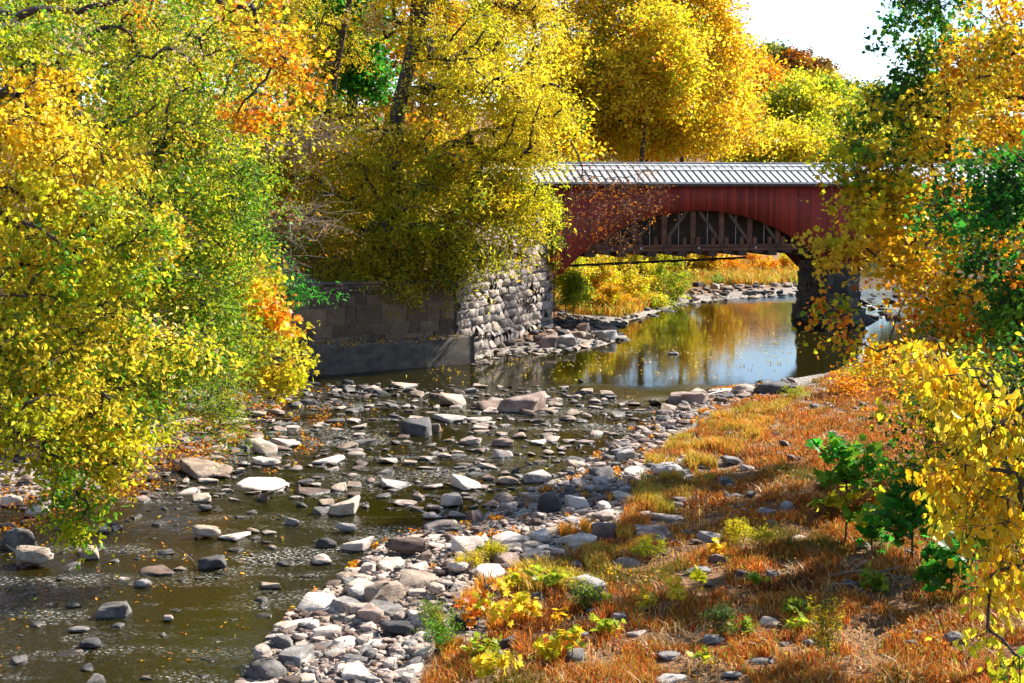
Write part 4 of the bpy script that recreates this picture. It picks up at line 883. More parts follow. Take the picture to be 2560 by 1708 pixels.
tree('maple_tree', 'orange and gold maple boughs reaching in at the top left of the middle', 'tree', (-18, 27, gz(-18, 27)), [(-16,27,6),(-12,27.2,11),(-9.5,27.2,13.6),(-6.2,27.2,12.6)], t3, 'Y1*3 OR*1 Y2*2', 'lobed', .10, 50, .42, .25, .6, .05, seed=3, twigs=6)
t4 = [blob(245,300,34,30,33,1.4,14,'Y1*3 OR*.8 YG*3'), blob(258,335,34,28,32.5,1.2,15,'Y1*4 YG*3 OR*.5'), blob(280,368,24,17,32.2,.7,9,'Y1*4 YG*3'), blob(270,312,18,16,32.5,.8,5,'Y1*3 OR*2'), blob(215,320,35,30,33.5,1.4,10,'YG*3 OR*2 RB*1'), blob(230,280,30,30,33.5,1.4,8,'Y1*2 OR*2 YG*2')]
tree('sycamore_tree', 'low yellow sycamore limb with big leaves hanging in front of the concrete footing', 'tree', (-17, 35, gz(-17, 35)), [(-15.5,34.6,2.6),(-12,34,5.5),(-9,33.6,6.8),(-7,33.3,6.6)], t4, 'Y1*3 OR*1 YG*2', 'lobed', .12, 85, .45, .35, .6, .09, seed=4, twigs=5)
t5 = [blob(190,375,50,35,38,1.8,34,'GR*3 LG*3 YG*1'), blob(222,405,22,25,37,1,14,'GR*3 YG*2'), blob(225,432,14,14,36.5,.6,6,'GR*3 YG*2'), blob(150,380,40,30,39,2,18)]
tree('hanging_shrub', 'fine-leaved green shrub trailing over the left bank stones below the sycamore limb', 'shrub', (-13.5, 41, gz(-13.5, 41)), [(-12.8,40.5,2.2),(-10.8,39.6,4)], t5, 'GR*3 LG*3 YG*1', 'narrow', .075, 150, .42, .4, .5, .08, seed=5)
tree('green_understory_tree', 'deep green feathery young tree half hidden between the sycamore limb and the retaining wall', 'tree', (-11.8, 56.5, gz(-11.8, 56.5)), [(-11.6,56.5,3),(-11,56.4,5.5)], [blob(262,262,36,26,56,1.6,14), blob(285,285,20,18,56,1.2,7), blob(255,365,22,12,55,1,8)], 'EM*4 GR*1 DG*2', 'narrow', .20, 90, .7, .3, .5, .1, seed=6)
# fill behind, left bank
for i, (px, py, rx, ry, Y, pl, lab) in enumerate([(150,120,150,110,44,'OL*3 YG*2 GR*1','olive and yellow tree filling in behind the left linden'), (40,240,120,110,42,'YG*3 OD*2 OR*1','tree in the shade right behind the bright yellow left tree'), (180,290,70,80,48,'OD*3 OR*2 Y2*1','brownish tree low behind the sycamore limb'), (60,380,100,45,46,'OR*2 Y2*2 OD*2 GR*1','orange and green bushy tree along the left bank foot')]):
    c = at(px, py, Y); bx = min(c.x-2, -15-.12*Y*.2); tree('bank_tree', lab, 'tree', (bx, Y+1.5, gz(bx, Y+1.5)), [(bx+.4, Y+1, c.z*.6), (c.x, Y+.5, c.z+1)], [blob(px, py, rx, ry, Y, 2.5, 70)], pl, 'diamond', .17, 110, .8, .3, .5, .2, seed=40+i, group=None)
# middle: olive-gold trees rooted above the wall
MO = 'OL*4 YG*3 Y2*1 Y1*1 OD*2 LG*2'
def wallz(x, y): return max(gz(x, y), 3.6)
t6 = [blob(470,60,60,60,72,3,60,'Y1*3 YG*3 OL*2'), blob(520,110,48,45,72,2.5,46,'Y1*3 YG*2 OL*3'), blob(410,150,75,45,72,3,60), blob(470,180,75,45,71,3,60), blob(500,225,40,45,71,1.8,34,'OL*4 Y2*1 YG*3 LG*2'), blob(410,225,60,42,70,2,44,'OD*2 OL*3 LG*2 YG*1'), blob(455,262,32,30,69.5,1.4,22,'OL*3 YG*2 LG*2'), blob(350,190,60,45,72,3,36), blob(525,160,36,30,72,2,22,'Y1*3 YG*2'), blob(535,205,22,30,73,1.2,12,'YG*2 OL*3'), blob(450,-40,80,60,73,4,60), blob(420,-120,90,60,74,4,50)]
tree('ash_tree', 'tall olive-gold tree with a dark leaning trunk, draped over the stone wall', 'tree', (*at(388, 270, 73).to_2d(), 4.2), [at(392,200,73), at(398,110,73), at(410,60,73), at(426,10,73), at(440,-50,73)], t6, MO, 'narrow', .24, 115, .85, .45, .4, .62, seed=7, taper=.42, twigs=3, lmat='leaf_thin')
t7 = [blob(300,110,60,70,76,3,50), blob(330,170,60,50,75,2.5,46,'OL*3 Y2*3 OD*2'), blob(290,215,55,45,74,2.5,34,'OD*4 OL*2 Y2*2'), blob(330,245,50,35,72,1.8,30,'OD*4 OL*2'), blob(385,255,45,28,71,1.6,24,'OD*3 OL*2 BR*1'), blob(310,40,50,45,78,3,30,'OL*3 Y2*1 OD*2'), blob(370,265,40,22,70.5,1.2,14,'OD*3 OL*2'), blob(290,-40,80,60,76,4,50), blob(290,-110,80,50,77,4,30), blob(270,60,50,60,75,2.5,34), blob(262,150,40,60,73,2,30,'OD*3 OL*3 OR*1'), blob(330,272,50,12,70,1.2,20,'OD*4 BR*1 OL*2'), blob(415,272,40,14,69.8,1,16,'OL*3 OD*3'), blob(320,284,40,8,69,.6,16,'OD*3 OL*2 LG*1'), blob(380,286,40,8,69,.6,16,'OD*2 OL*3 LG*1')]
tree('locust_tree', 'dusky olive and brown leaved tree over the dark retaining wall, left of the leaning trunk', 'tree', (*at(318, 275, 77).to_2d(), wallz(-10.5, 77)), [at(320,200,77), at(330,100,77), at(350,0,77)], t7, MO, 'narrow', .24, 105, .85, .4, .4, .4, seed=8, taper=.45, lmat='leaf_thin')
tree('dark_green_tree', 'deep emerald green tree crown glimpsed in the gap left of the two dark trunks', 'tree', (*at(352, 200, 84).to_2d(), 7), [at(352,120,84), at(355,40,84), at(358,-30,84)], [blob(352,45,36,45,83,3,46), blob(345,-10,40,30,83,3,20), blob(362,70,25,22,83,2,12)], 'EM*5 DG*3 GR*1', 'diamond', .34, 110, 1.0, .3, .5, .35, seed=9)
tree('slim_tree', 'slimmer dark trunk slanting left of the leaning one with thin olive crown', 'tree', (*at(384, 240, 76).to_2d(), 4.6), [at(390,160,76), at(402,100,76), at(412,55,76), at(420,-40,76)], [blob(430,-20,50,30,76,3,26,'Y2*2 OL*2'), blob(535,10,40,30,80,3,24,'Y1*2 Y2*2 YG*1'), blob(385,20,30,22,77,2,10,'Y2*2 OL*2 PK*1'), blob(440,30,30,40,78,2,14,'OR*1 Y2*3')], MO, 'narrow', .26, 110, .85, .3, .4, .34, seed=10, taper=.4)
# second row behind
for i, (px, py, rx, ry, Y, pl, lab) in enumerate([
    (420,60,80,85,92,'Y2*3 OR*2 OL*2 PK*1','orange-gold tree behind the two dark trunks'), (500,30,70,70,95,'Y1*2 OL*3 YG*2','yellow-green tree top behind the olive ash crown'),
    (300,-10,70,60,90,'OL*3 GR*2 Y2*1','olive tree top at the upper edge above the dusky locust'), (440,180,90,70,88,'OD*3 OR*1 OL*3 Y2*2','brownish understory tree in the shade behind the olive ash'),
    (340,150,80,80,90,'OD*3 OL*2 Y2*1','shaded tree behind the dusky locust'), (540,150,50,60,96,'OL*3 Y2*2 DG*1','dark gold tree behind the left end of the bridge roof'),(380,235,110,42,82,'OD*4 BR*2 OL*1','dim thicket tree on the slope just above the retaining wall'),(250,190,60,90,82,'OD*3 OL*3 Y2*2','olive-brown tree behind the bare grey branches')]):
    c = at(px, py, Y); g_ = gz(c.x, Y+1); tree('wood_tree', lab, 'tree', (c.x, Y+1, g_), [(c.x+.3, Y+1, (g_+c.z)/2), (c.x, Y+.5, c.z+2)], [blob(px, py, rx, ry, Y, 3.5, 80)], pl, 'diamond', .30, 105, 1.15, .3, .5, .3, seed=60+i, lmat='leaf_thin')
for i, (px, py, Y) in enumerate([(60,-20,46),(170,-40,50),(-60,60,44),(170,60,52)]):
    c = at(px, py, Y); g_ = gz(c.x-3, Y); tree('wood_tree', ['yellow-green tree top at the upper left corner behind the near foliage','olive tree top at the upper left edge right of the corner','gold tree mostly outside the upper left corner','green-olive tree filling the gaps behind the left linden crown'][i], 'tree', (c.x-3, Y, g_), [(c.x-3, Y, (g_+c.z)/2), (c.x, Y, c.z+2)], [blob(px, py, 110, 60, Y, 3, 70)], ['YG*3 Y1*2 OL*1','OL*3 YG*2','Y1*3 Y2*2','LG*3 OL*3 YG*2'][i], 'diamond', .22, 110, .9, .3, .5, .25, seed=230+i)
# bare grey branches, left middle
tree('bare_branch_shrub', 'leafless arching grey branches spreading in front of the dusky olive tree', 'shrub', (*at(232, 330, 58).to_2d(), gz(-12.5, 58)), [at(236,240,58), at(248,150,58)], [blob(300,150,40,22,57.5,1.5,26), blob(320,130,30,14,57.5,1.2,12), blob(300,210,40,40,57.5,1.5,24), blob(275,250,40,30,57.5,1.5,14)], 'OR*2 Y2*2', 'narrow', .16, 3, .9, .2, .5, .08, seed=11, bark='twig', twigs=6, minr=.011)
# brown-leaved spray in front of the bridge
tree('brown_willow', 'twiggy tree with sparse rusty leaves dangling before the left half of the bridge', 'tree', (*at(520, 262, 80).to_2d(), 4.0), [at(524,200,80), at(540,150,80.5), at(570,140,81)], [blob(600,175,45,22,81,1.2,26), blob(625,200,45,26,81,1.2,30), blob(600,225,45,26,81,1.2,24), blob(650,185,25,22,81,1,12), blob(575,205,26,34,81,1,16), blob(615,245,25,10,81,.8,5)], 'RB*4 BR*2 OR*2', 'narrow', .16, 15, .75, .5, .4, .05, seed=12, twigs=5, minr=.010)
tree('ivy', 'bright green vine hanging down the corner of the stone abutment beside the red boards', 'vine', (*at(548, 300, 83.4).to_2d(), 1.2), [at(549,260,83.3), at(549,215,83.3), at(547,190,83.3)], [blob(551,200,9,18,83.1,.3,14,'LG*3 GR*2 YG*2'), blob(552,225,8,22,83,.3,14,'LG*3 GR*3'), blob(550,250,6,16,83,.3,8,'LG*2 YG*2')], 'LG*3 GR*2', 'oval', .12, 90, .35, .7, .4, .05, seed=13, parts=('stem', 'foliage'))
tree('russet_vine', 'rust brown creeper clinging to the abutment edge under the green vine', 'vine', (*at(554, 330, 83.2).to_2d(), .3), [at(554,290,83), at(555,240,83)], [blob(554,258,4,28,82.9,.2,14,'RB*4 BR*3 OR*1')], 'RB*3', 'oval', .10, 80, .25, .7, .4, .04, seed=14, parts=('stem', 'foliage'))
# behind the bridge
FARS = [
 (600,60,85,90,118,'Y1*5 Y2*3 YG*2 OL*2','big golden sycamore rising behind the left part of the bridge roof',110),
 (690,30,62,75,121,'Y1*6 Y2*3 OR*1 YG*1','tallest orange-gold tree behind the bridge, reaching out of the frame by the sky',100),
 (650,120,75,42,126,'Y1*4 Y2*3 OR*1 YG*1','orange-gold tree low behind the bridge ridge',80),
 (648,62,60,66,112,'Y1*4 YG*3 Y2*2 OR*.6','bright golden tree standing between the two biggest ones behind the bridge',80),
 (565,100,35,60,112,'OL*3 Y2*2 Y1*2 DG*1','olive-gold tree just above the left end of the bridge roof',50),
 (715,110,55,50,132,'Y1*4 Y2*3 OR*1 YG*2','bright yellow rounded tree right of the tallest one',80),
 (790,120,42,42,900,'YG*4 LG*3 Y1*2 OL*1','yellow-green tree with a pale slanting trunk behind the bridge',80),
 (822,115,32,38,930,'LG*3 YG*3 GR*1','greenish tree at the right end of the far row',60),
 (752,95,34,34,950,'OR*3 Y2*3 Y1*1','soft orange tree between the yellow one and the green ones',60),
 (775,148,60,20,840,'Y1*3 YG*3 OL*1','low yellow-green tree just over the roof line at the middle',50),
 (925,150,45,34,185,'OL*3 YG*2 LG*2','olive tree over the bridge roof behind the slim sycamore trunk',60),
 (1000,160,50,40,180,'OL*3 Y2*3','dull gold tree over the roof line at the right edge',60),
 (850,150,40,30,860,'YG*2 LG*2 OL*2','low green tree over the roof line near the right tree',40),
]
for i, (px, py, rx, ry, Y, pl, lab, n) in enumerate(FARS):
    c = at(px, py, Y); g_ = gz(c.x, Y+1); pale = px == 790
    tr_ = [at(px-14, 150, Y-14), at(px+5, 110, Y-14), at(px+12, 80, Y)] if pale else [(c.x-.5, Y+.5, g_+(c.z-g_)*.5), (c.x+.4, Y, c.z+3)]
    tree('yellow_tree', lab, 'tree', (c.x-(3 if pale else 0), Y+(0 if pale else 1), g_), tr_, [blob(px, py, rx*.8, ry*.85, Y, 4.5*(1 if Y < 200 else 3), n), blob(px-rx*.4, py+ry*.3, rx*.5, ry*.45, Y-2, 3, n//4), blob(px+rx*.4, py+ry*.25, rx*.5, ry*.5, Y-1, 3, n//4), blob(px+rx*.15, py-ry*.6, rx*.4, ry*.35, Y-1, 3, n//5)]+([blob(px-10, -50, rx*.9, 55, Y+1, 5, 60), blob(px-5, 128, 62, 32, Y-4, 3.5, 60), blob(px, 80, 70, 50, Y-4, 2, 40)] if i < 2 else []), pl, 'diamond', .29*Y/120, 175, 1.30*Y/120, .25, .55, .2 if Y < 200 else .8, seed=80+i, bark='bark_pale' if pale else 'bark', twigs=2, group='yellow trees beyond the bridge', minr=.02, lmat='leaf_thin')
# undergrowth line beyond the bridge (bushes under the arch)
BUSH = [(566,272,20,16,92,'YG*3 Y1*2 GR*1','yellow-green bush beside the abutment under the arch'), (574,292,18,14,90,'LG*4 YG*3','low bright green bush nearest the abutment under the arch'),
 (600,276,22,18,98,'Y1*2 YG*2 OR*1','yellow bush seen under the left of the arch'), (628,290,22,20,101,'OR*1 Y2*2 Y1*3 YG*2','golden bush with upright stems under the arch'),
 (640,268,22,14,112,'Y1*3 YG*3','pale yellow bush under the middle of the arch'), (668,284,22,20,108,'LG*5 YG*3','fresh green feathery bush under the middle of the arch'),
 (610,300,20,10,96,'OR*1 Y2*2 YG*2','low orange bush near the pool edge under the arch'), (648,304,22,8,101,'LG*3 YG*2 Y2*1','low green tuft at the pool edge under the arch'),
 (700,266,20,12,128,'Y1*3 OR*2 YG*1','yellow and orange bush above the far stones'), (728,270,20,12,131,'OR*4 Y2*2','orange bush above the far stones'),
 (756,266,22,13,134,'Y2*2 OR*3 Y1*1','rusty gold bush right of the orange one above the far stones'), (786,268,20,13,137,'YG*2 Y1*2 OR*1','yellow-green bush next to the pier above the far stones'),
 (868,243,16,12,185,'LG*3 FG*2','green bush on the far shore right of the pier'),(892,246,16,12,188,'OL*2 YG*2','olive bush on the far shore right of the green one'),(918,243,20,14,190,'Y2*2 OL*2','dull gold bush on the far shore behind the orange maple'),
 (592,262,24,12,110,'YG*3 LG*1 Y1*2','yellow-green bush tight below the bridge beams at the left'), (680,262,22,10,126,'YG*2 OR*2','mixed bush tight below the bridge beams at the middle')]
for i, (px, py, rx, ry, Y, pl, lab) in enumerate(BUSH):
    c = at(px, py, Y); g_ = gz(c.x, Y); tree('bush', lab, 'bush', (c.x, Y, g_), [(c.x, Y, (g_+c.z)/2)], [blob(px, py, rx, ry, Y, 1.6, 26), blob(px, py-ry*.8, rx*.4, ry*.6, Y, .8, 6)], pl, 'diamond', .15, 150, .45, .1, .6, .05, seed=110+i, twigs=3, parts=('stem', 'foliage'), group='bushes under the arch' if px < 820 else 'bushes right of the pier')
# screen of trees on the far bank (added to be mirrored golden in the pool; tops hidden by the bridge)
for i in range(6):
    X = .5+i*3.5; Y = 108+X*.95+(i % 2)*3; g_ = gz(X, Y); H = 8.5
    tree('far_bank_tree', ['young golden tree standing just beyond the bridge span', ][0], 'tree', (X, Y, g_), [(X+.3, Y, g_+H*.5), (X, Y, g_+H*.8)], [(np.array((X, Y, g_+H*.5)), np.array((2.6, 2.2, H*.46)), 40, None)], ('YG*4 Y1*3', 'Y1*4 YG*2 Y2*1', 'Y1*4 Y2*2 OR*1')[i % 3], 'diamond', .32, 80, 1.0, .2, .5, .2, seed=130+i, twigs=0, group='young trees standing behind the bushes beyond the bridge', minr=.02)
# far hillside
HP = ['OR*2 BR*3 OD*2', 'FG*3 GR*1 OL*2', 'RB*2 OR*1 BR*3', 'OL*3 FG*2 Y2*1', 'Y2*3 OR*2 OL*1']
HL = ['pale orange tree crown on the far hill', 'green tree crown on the far hill', 'rusty red tree crown on the far hill', 'olive tree crown on the far hill', 'golden tree crown on the far hill']
HT = [(752,62,14,12,0),(775,58,16,14,1),(795,62,14,12,2),(815,70,15,12,0),(738,75,16,16,3),(765,85,20,16,2),(790,88,18,14,3),(840,95,15,12,1),(862,102,15,10,1),(880,98,16,12,1),(900,104,14,10,3),(825,92,18,14,4),(725,60,18,20,3),(700,50,24,26,0),(915,100,18,14,1),(945,95,24,16,3),(980,90,26,20,0),(1015,85,24,20,3),(660,50,26,26,3),(760,110,26,14,0),(800,112,26,14,3),(850,118,22,12,3),(895,120,26,13,3),(940,120,26,14,1)]
for i, (px, py, rx, ry, t) in enumerate(HT):
    Y = 1300-(py-60)*4; c = at(px, py, Y); g_ = gz(c.x, Y); tree('hill_tree', HL[t], 'tree', (c.x, Y, min(g_, c.z-3)), [(c.x, Y, c.z)], [blob(px, py, rx, ry, Y, 17, 44)], HP[t], 'diamond', 2.5, 150, 6.8, .2, .5, .6, seed=150+i, twigs=0, group=HL[t].replace('tree crown', 'trees'), minr=.05, lmat='leaf_matte')
# ------------------------------------------------------------------ right bank
SY = 'OL*3 Y2*2 Y1*2 YG*3 GR*3 RB*1'
t8 = [blob(930,40,52,60,46,2.2,40,'DG*3 EM*2 GR*3 OL*1'), blob(885,120,38,36,45.5,1.6,22,'DG*3 OL*3 GR*2'), blob(955,110,45,45,45,2,32,'Y1*5 Y2*3 YG*1'), blob(880,180,50,28,44.5,1.6,26,'OL*3 GR*3 Y2*2 RB*1'), blob(858,210,38,22,44,1.4,15,'Y2*2 OL*3 YG*3'), blob(930,190,50,36,44.5,1.8,26,'Y1*2 OR*2 Y2*2 GR*1'), blob(835,245,34,18,43.5,1.2,12,'Y1*3 YG*2 RB*1'), blob(890,250,30,18,43.5,1.4,9,'Y2*3 OL*2 GR*1'), blob(828,308,24,8,43,.7,4,'Y2*3 YG*2 OR*1 GR*1'), blob(862,345,30,8,43,.8,4,'Y2*3 OR*3 YG*1'), blob(905,225,34,30,44.5,1.4,14,'Y2*2 Y1*2 OL*3 GR*1'), blob(910,275,22,22,44,1.2,9,'Y2*3 OR*1 OL*3'), blob(925,-30,45,30,46,2,16,'DG*3 GR*2'), blob(905,75,28,30,45.5,1.4,12,'DG*4 GR*2'), blob(850,160,24,18,44.5,1,6,'GR*3 YG*2')]
tree('sycamore_tree', 'tall sycamore right of the bridge with slim trunk, green top, gold lower boughs', 'tree', (*at(952, 420, 45.5).to_2d(), gz(14, 45.5)), [at(952,340,45.5), at(952,260,45.5), at(948,160,45.5), at(946,60,45.5), at(935,-40,46)], t8, SY, 'lobed', .165, 46, .55, .3, .55, .17, seed=15, taper=.5, twigs=4)
t9 = [blob(1000,60,45,60,40,2.2,40,'OR*1 Y2*3 Y1*2 OL*4 GR*1'), blob(1010,130,35,40,40,2,22,'Y2*3 OR*1 OL*3'), blob(985,225,45,35,39.5,2,26,'OR*1 Y2*2 GR*3 OL*4'), blob(955,292,40,30,39,1.8,22,'Y2*3 OR*1 OL*4 GR*1'), blob(935,312,22,26,39.5,1.4,9,'OR*2 Y2*3 GR*1'), blob(975,340,52,36,38.5,2,30,'OR*1 RB*1 Y2*3 OL*3 GR*1'), blob(1040,250,30,70,40,2.5,24), blob(1015,10,45,40,41,2.2,16)]
tree('orange_maple', 'orange and gold maple filling the right edge behind the dark green boughs', 'tree', (16.5, 41, gz(16.5, 41)), [(16.4,41,5),(16,40.8,10),(15.2,40.5,14)], t9, 'OR*2 Y2*4 OL*2', 'lobed', .125, 74, .6, .3, .55, .22, seed=16)
t10 = [blob(1008,180,30,30,32,1.4,14), blob(1015,265,28,28,31.5,1.6,12,'DG*4 EM*2 OR*1'), blob(960,220,24,10,32,.8,4), blob(1006,330,28,36,31,1.4,16,'DG*4 GR*3 OR*1'), blob(1020,395,30,40,30.5,1.6,20,'DG*4 GR*1'), blob(1050,250,30,90,32,2,24)]
tree('dark_maple', 'dark green shady maple at the right edge', 'tree', (14.2, 32, gz(14.2, 32)), [(14,32,4),(13,31.8,8),(12.4,31.6,11)], t10, 'DG*5 EM*2 GR*1', 'lobed', .13, 110, .55, .3, .5, .16, seed=17)
t11 = [blob(935,375,36,24,20,1,14,'Y2*3 OR*1 YG*2'), blob(960,420,55,40,18.5,1.4,22,'OL*3 Y1*2 DG*1'), blob(1000,470,50,60,18,1.5,20,'DG*3 OL*2'), blob(1010,400,40,50,18.5,1.4,16,'OL*3 DG*3')]
YN = 'Y1*2 Y2*3 OD*3 OL*2 YG*1'  # mustard and olive in this mix also paint in the tree's partial shade
t12 = [blob(925,350,28,20,13,.5,7,YN), blob(960,385,44,22,12.6,.6,13,YN), blob(995,430,42,30,12.2,.7,15,YN), blob(960,470,34,26,12.4,.5,10,YN), blob(1005,500,34,30,12,.6,12,YN), blob(950,505,16,16,12.4,.4,4,'YG*2 Y1*2'), blob(1010,565,26,26,11.8,.5,8,YN), blob(985,590,12,14,12,.3,2,'YG*2 Y1*2'), blob(1008,640,22,18,11.6,.4,4,'YG*3 Y1*2'), blob(1015,675,18,14,11.5,.4,3,'YG*3 GR*2'), blob(1045,450,30,90,12.4,.9,14,YN)]
tree('yellow_leaved_tree', 'near yellow tree with drooping pointed leaves along the right edge', 'tree', (7.5, 12.5, gz(7.5, 12.5)), [(7.3,12.5,4),(6.2,12.4,6.2),(5.4,12.4,7.4)], t12, YN, 'oval', .10, 28, .2, 1.2, .15, .05, seed=19, twigs=4, minr=.004)
tree('dim_thicket', 'dark green and olive thicket behind the near yellow leaves at the right edge', 'tree', (10.2, 24, gz(10.2, 24)), [(9.9,24,3.2),(9.4,23.8,5.2)], [blob(975,430,60,55,24,1.6,30,'DG*3 OL*3 GR*1'), blob(1005,380,45,50,24,1.6,24,'DG*4 OL*2'), blob(1010,500,40,50,23,1.4,20,'DG*3 GR*2 OD*1'), blob(935,400,26,26,25,1.2,10,'OL*3 OR*2 Y2*1')], 'DG*3 OL*2', 'oval', .11, 100, .45, .3, .5, .1, seed=20)
# shade casters on the right bank beyond the frame are the same wood
for i, (x, y, H) in enumerate([(29,46,11),(35,66,13)]):
    g_ = gz(x, y); tree('bank_maple', ['orange tree deep in the right-hand wood', 'brown-gold tree at the back of the right-hand wood', 'green-gold tree standing just past the right edge', 'olive tree closing the right-hand wood toward the river','tall gold tree outside the right edge casting shade on the meadow','copper tree behind the right sycamore'][i], 'tree', (x, y, g_), [(x, y, g_+H*.5), (x-.4, y, g_+H*.8)], [(np.array((x, y, g_+H*.62)), np.array((3.8, 3.8, H*.36)), 90, None)], ('OR*3 Y2*2', 'BR*2 Y2*3', 'YG*2 GR*2', 'OL*3 Y2*2', 'Y1*3 Y2*2', 'OR*3 Y2*3 RB*1')[i], 'diamond', .26, 90, .9, .3, .5, .2, seed=180+i, twigs=0)
# yellow-orange shrubs where the meadow meets the river
for i, (px, py, rx, ry, Y, pl, lab) in enumerate([(885,362,34,18,60,'Y1*3 OR*2 YG*2','yellow shrub at the river end of the meadow'), (860,375,24,12,62,'YG*2 Y2*2 OR*1','low yellow-green shrub left of the yellow one at the meadow end'), (918,385,28,20,55,'OR*4 Y2*2 RB*1','orange-red shrub behind the near yellow leaves'), (845,390,20,9,56,'OR*3 Y2*2','small orange bush at the meadow end nearest the pool')]):
    c = at(px, py, Y); g_ = gz(c.x, Y); tree('meadow_shrub', lab, 'shrub', (c.x, Y, g_), [(c.x, Y, g_+.5)], [blob(px, py, rx, ry, Y, 1.2, 24)], pl, 'oval', .13, 46, .4, .1, .6, .04, seed=200+i, parts=('stem', 'foliage'))
# green sycamore saplings in the meadow
def sapling(px, py, hpx, wpx, lab, pl, seed, leaf=.2, n=26, group=None, pl2=None):
    p = gph(px, py); s = p.y/FPX; H = hpx*s; W_ = wpx*s/2; rng = np.random.default_rng(seed)
    bl = [(np.array((p.x, p.y, p.z+H*.72)), np.array((W_*.85, W_*.7, H*.26)), n//2, pl), (np.array((p.x, p.y, p.z+H*.42)), np.array((W_, W_*.8, H*.22)), n//2, pl2 or pl)]
    return tree('sapling', lab, 'sapling', p, [(p.x, p.y, p.z+H*.5), (p.x+.05, p.y, p.z+H*.95)], bl, pl, 'lobed', leaf*1.2, 9, .24, .12, 1.1, .022, seed=seed, twigs=2, minr=.005, parts=('stem', 'foliage'), group=group, shell=1.6)
sapling(845, 545, 118, 92, 'bushy sycamore sapling with green top leaves and brown lower ones in the meadow', 'EM*3 GR*4', 301, .21, 46, pl2='RB*2 GR*2 YG*2 BR*2')
sapling(912, 560, 112, 84, 'deep green sapling right of the brown-skirted one', 'EM*5 GR*2 DG*1', 302, .19, 50)
sapling(872, 552, 46, 40, 'short green sapling squeezed between the two larger saplings', 'EM*4 GR*3 YG*1', 303, .17, 14)
sapling(950, 600, 70, 60, 'low green sapling under the near yellow branches', 'EM*4 GR*2 DG*1', 304, .17, 26)
sapling(985, 560, 60, 60, 'dark green sapling in the shade at the right edge', 'DG*3 EM*4', 305, .17, 20)
SEED = [(505,640,62,56,'largest yellow seedling clump in the foreground grass, right of the layered boulder','Y1*4 YG*2 OR*.3'),(478,628,34,24,'seedling with red-orange leaves beside the layered boulder','OR*3 RO*2'),(527,628,34,24,'yellow seedling right of the largest clump','Y1*4 Y2*1'),(483,662,30,30,'green seedling below the dark layered boulder','YG*2 LG*3'),(545,600,34,22,'pale green seedling at the top of the seedling patch','LG*3 YG*2'),
 (518,598,34,24,'yellow-green seedling left of the pale green one','YG*3 Y1*2'),(572,660,34,34,'green and gold seedling in the lower foreground','LG*3 Y2*2'),(548,664,26,30,'yellow leafed seedling left of the green and gold one','Y1*3 YG*1'),(492,686,36,46,'yellow seedling cut by the bottom edge','Y1*3 YG*2'),(604,640,26,26,'gold and green seedling beside the bluish stone','Y1*2 LG*2'),
 (597,606,16,18,'small bright green seedling in the red grass','LG*3'),(645,612,18,16,'small yellow seedling in the red grass','Y1*3'),(676,606,28,20,'yellow seedling below the long grey boulder','Y1*4 Y2*1'),(716,560,18,16,'yellow cluster seedling atop the long grey boulder','Y1*3 Y2*1'),(700,590,20,14,'small yellow-green seedling right of the long grey boulder','YG*3'),
 (758,590,20,16,'lone green seedling in brown grass left of the fallen sticks','LG*3 GR*1'),(797,622,26,24,'green seedling with upright leaves below the fallen sticks','LG*4'),(797,636,18,18,'small lime seedling below the upright green one','LG*2 YG*1'),(708,668,20,18,'small green and yellow seedling near the bottom','LG*2 YG*2'),(876,592,20,36,'broad low green plant beside the fallen sticks','GR*3 LG*2'),(560,625,16,16,'small gold seedling in the middle of the patch','Y2*3'),(747,636,16,14,'small green seedling low in the brown grass','LG*3')]
for i, (px, py, hp, wp, lab, pl) in enumerate(SEED):
    p = gph(px, min(py, 690)); s = p.y/FPX; H = hp*s; W_ = wp*s/2
    tree('seedling', lab, 'seedling', p, [(p.x, p.y, p.z+H*.85)], [(np.array((p.x, p.y, p.z+H*.7)), np.array((W_, W_*.8, H*.35)), max(4, int(wp/4)), None)], pl, 'lobed', .14, 9, .13, .1, 1.0, .010, seed=320+i, twigs=1, minr=.004, parts=('stem', 'foliage'), shell=1.5)
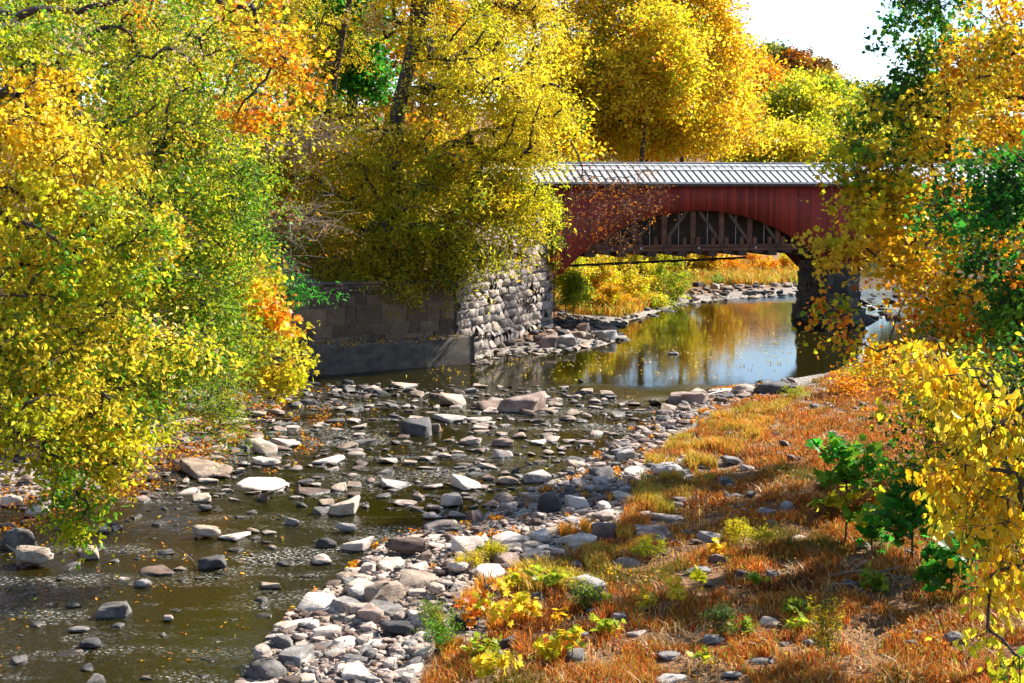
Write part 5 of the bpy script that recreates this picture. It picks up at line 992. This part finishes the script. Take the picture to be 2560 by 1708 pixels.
# feathery weeds
WEED = [(443,655,44,64,'fluffy blue-green weed clump at the edge of the near gravel bar','GR*2 EM*1 LG*2'),(428,628,26,34,'grey-green feathery weed behind the fluffy clump','LG*3 FG*2'),(585,612,36,28,'grey-green feathery weed in the middle of the rusty grass','FG*3 LG*1'),(650,560,24,40,'yellow-green bushy weed by the bright pale rock','LG*2 YG*3'),(760,552,30,50,'tall yellow-green weed clump in the meadow centre','YG*3 OL*2'),(735,545,26,36,'olive weed clump left of the tall one in the meadow centre','OL*3 YG*1'),(490,560,20,40,'pale weed growing between the white stones of the bar','YG*2 OL*2'),(560,590,22,50,'straw-green weed at the meadow edge of the bar','YG*2 OL*2 PK*1'),(825,665,80,36,'thin tall weed with small leaves near the bottom','FG*2 OL*2'),(720,640,50,24,'dusty green weed near the bottom','FG*3'),(795,400,16,34,'yellow-green weed by the black jagged boulder','YG*2 LG*2'),(470,570,18,40,'straw coloured weed on the bar','OL*3 PK*1')]
for i, (px, py, hp, wp, lab, pl) in enumerate(WEED):
    p = gph(px, min(py, 690)); s = p.y/FPX; H = hp*s; W_ = wp*s/2
    tree('weed', lab, 'weed', p, [(p.x, p.y, p.z+H*.5)], [(np.array((p.x, p.y, p.z+H*.5)), np.array((W_*.9, W_*.7, H*.4)), 22, None)], pl, 'narrow', .055, 70, .13, -.4, .4, .008, seed=360+i, twigs=4, minr=.003, parts=('stem', 'foliage'))
# fallen sticks, driftwood twig
def stick(name, lab, pts, r, side=()):
    A = [Vector(p) for p in pts]; base = A[0]; aa = []; bb = []; ra = []; rb = []
    n = len(A)-1
    for i in range(n): aa.append(A[i]-base); bb.append(A[i+1]-base); ra.append(r*(1-.7*i/n)); rb.append(r*(1-.7*(i+1)/n))
    for (i, q) in side: aa.append(A[i]-base); bb.append(Vector(q)-base); ra.append(r*.5); rb.append(r*.2)
    V, F = tubes(aa, bb, ra, rb, 6); o = mk(name, V, F, M['twig'], smooth=True); o.location = base; tag(o, lab, 'branch'); return o
def gpo(px, py, dz=.1): p = gph(px, py); p.z += dz; return p
stick('fallen_branch', 'long dark fallen branch lying in the brown grass below the saplings', [gpo(826,583,.12), gpo(850,581,.2), gpo(880,582,.22), gpo(915,586,.1)], .035, [(1, gpo(868,576,.35)), (2, gpo(905,580,.3))])
stick('fallen_branch', 'short pale stick below the long dark fallen branch', [gpo(832,594,.2), gpo(850,596,.25), gpo(872,603,.12)], .022)
stick('driftwood_twig', 'bare forked twig sticking out of the near stream beside the dark pointed rock', [gp(196,567,-.05), gp(194,562,.12), gp(188,555,.2), gp(176,548,.22)], .016, [(2, gp(182,560,.3)), (1, gp(199,556,.3))])
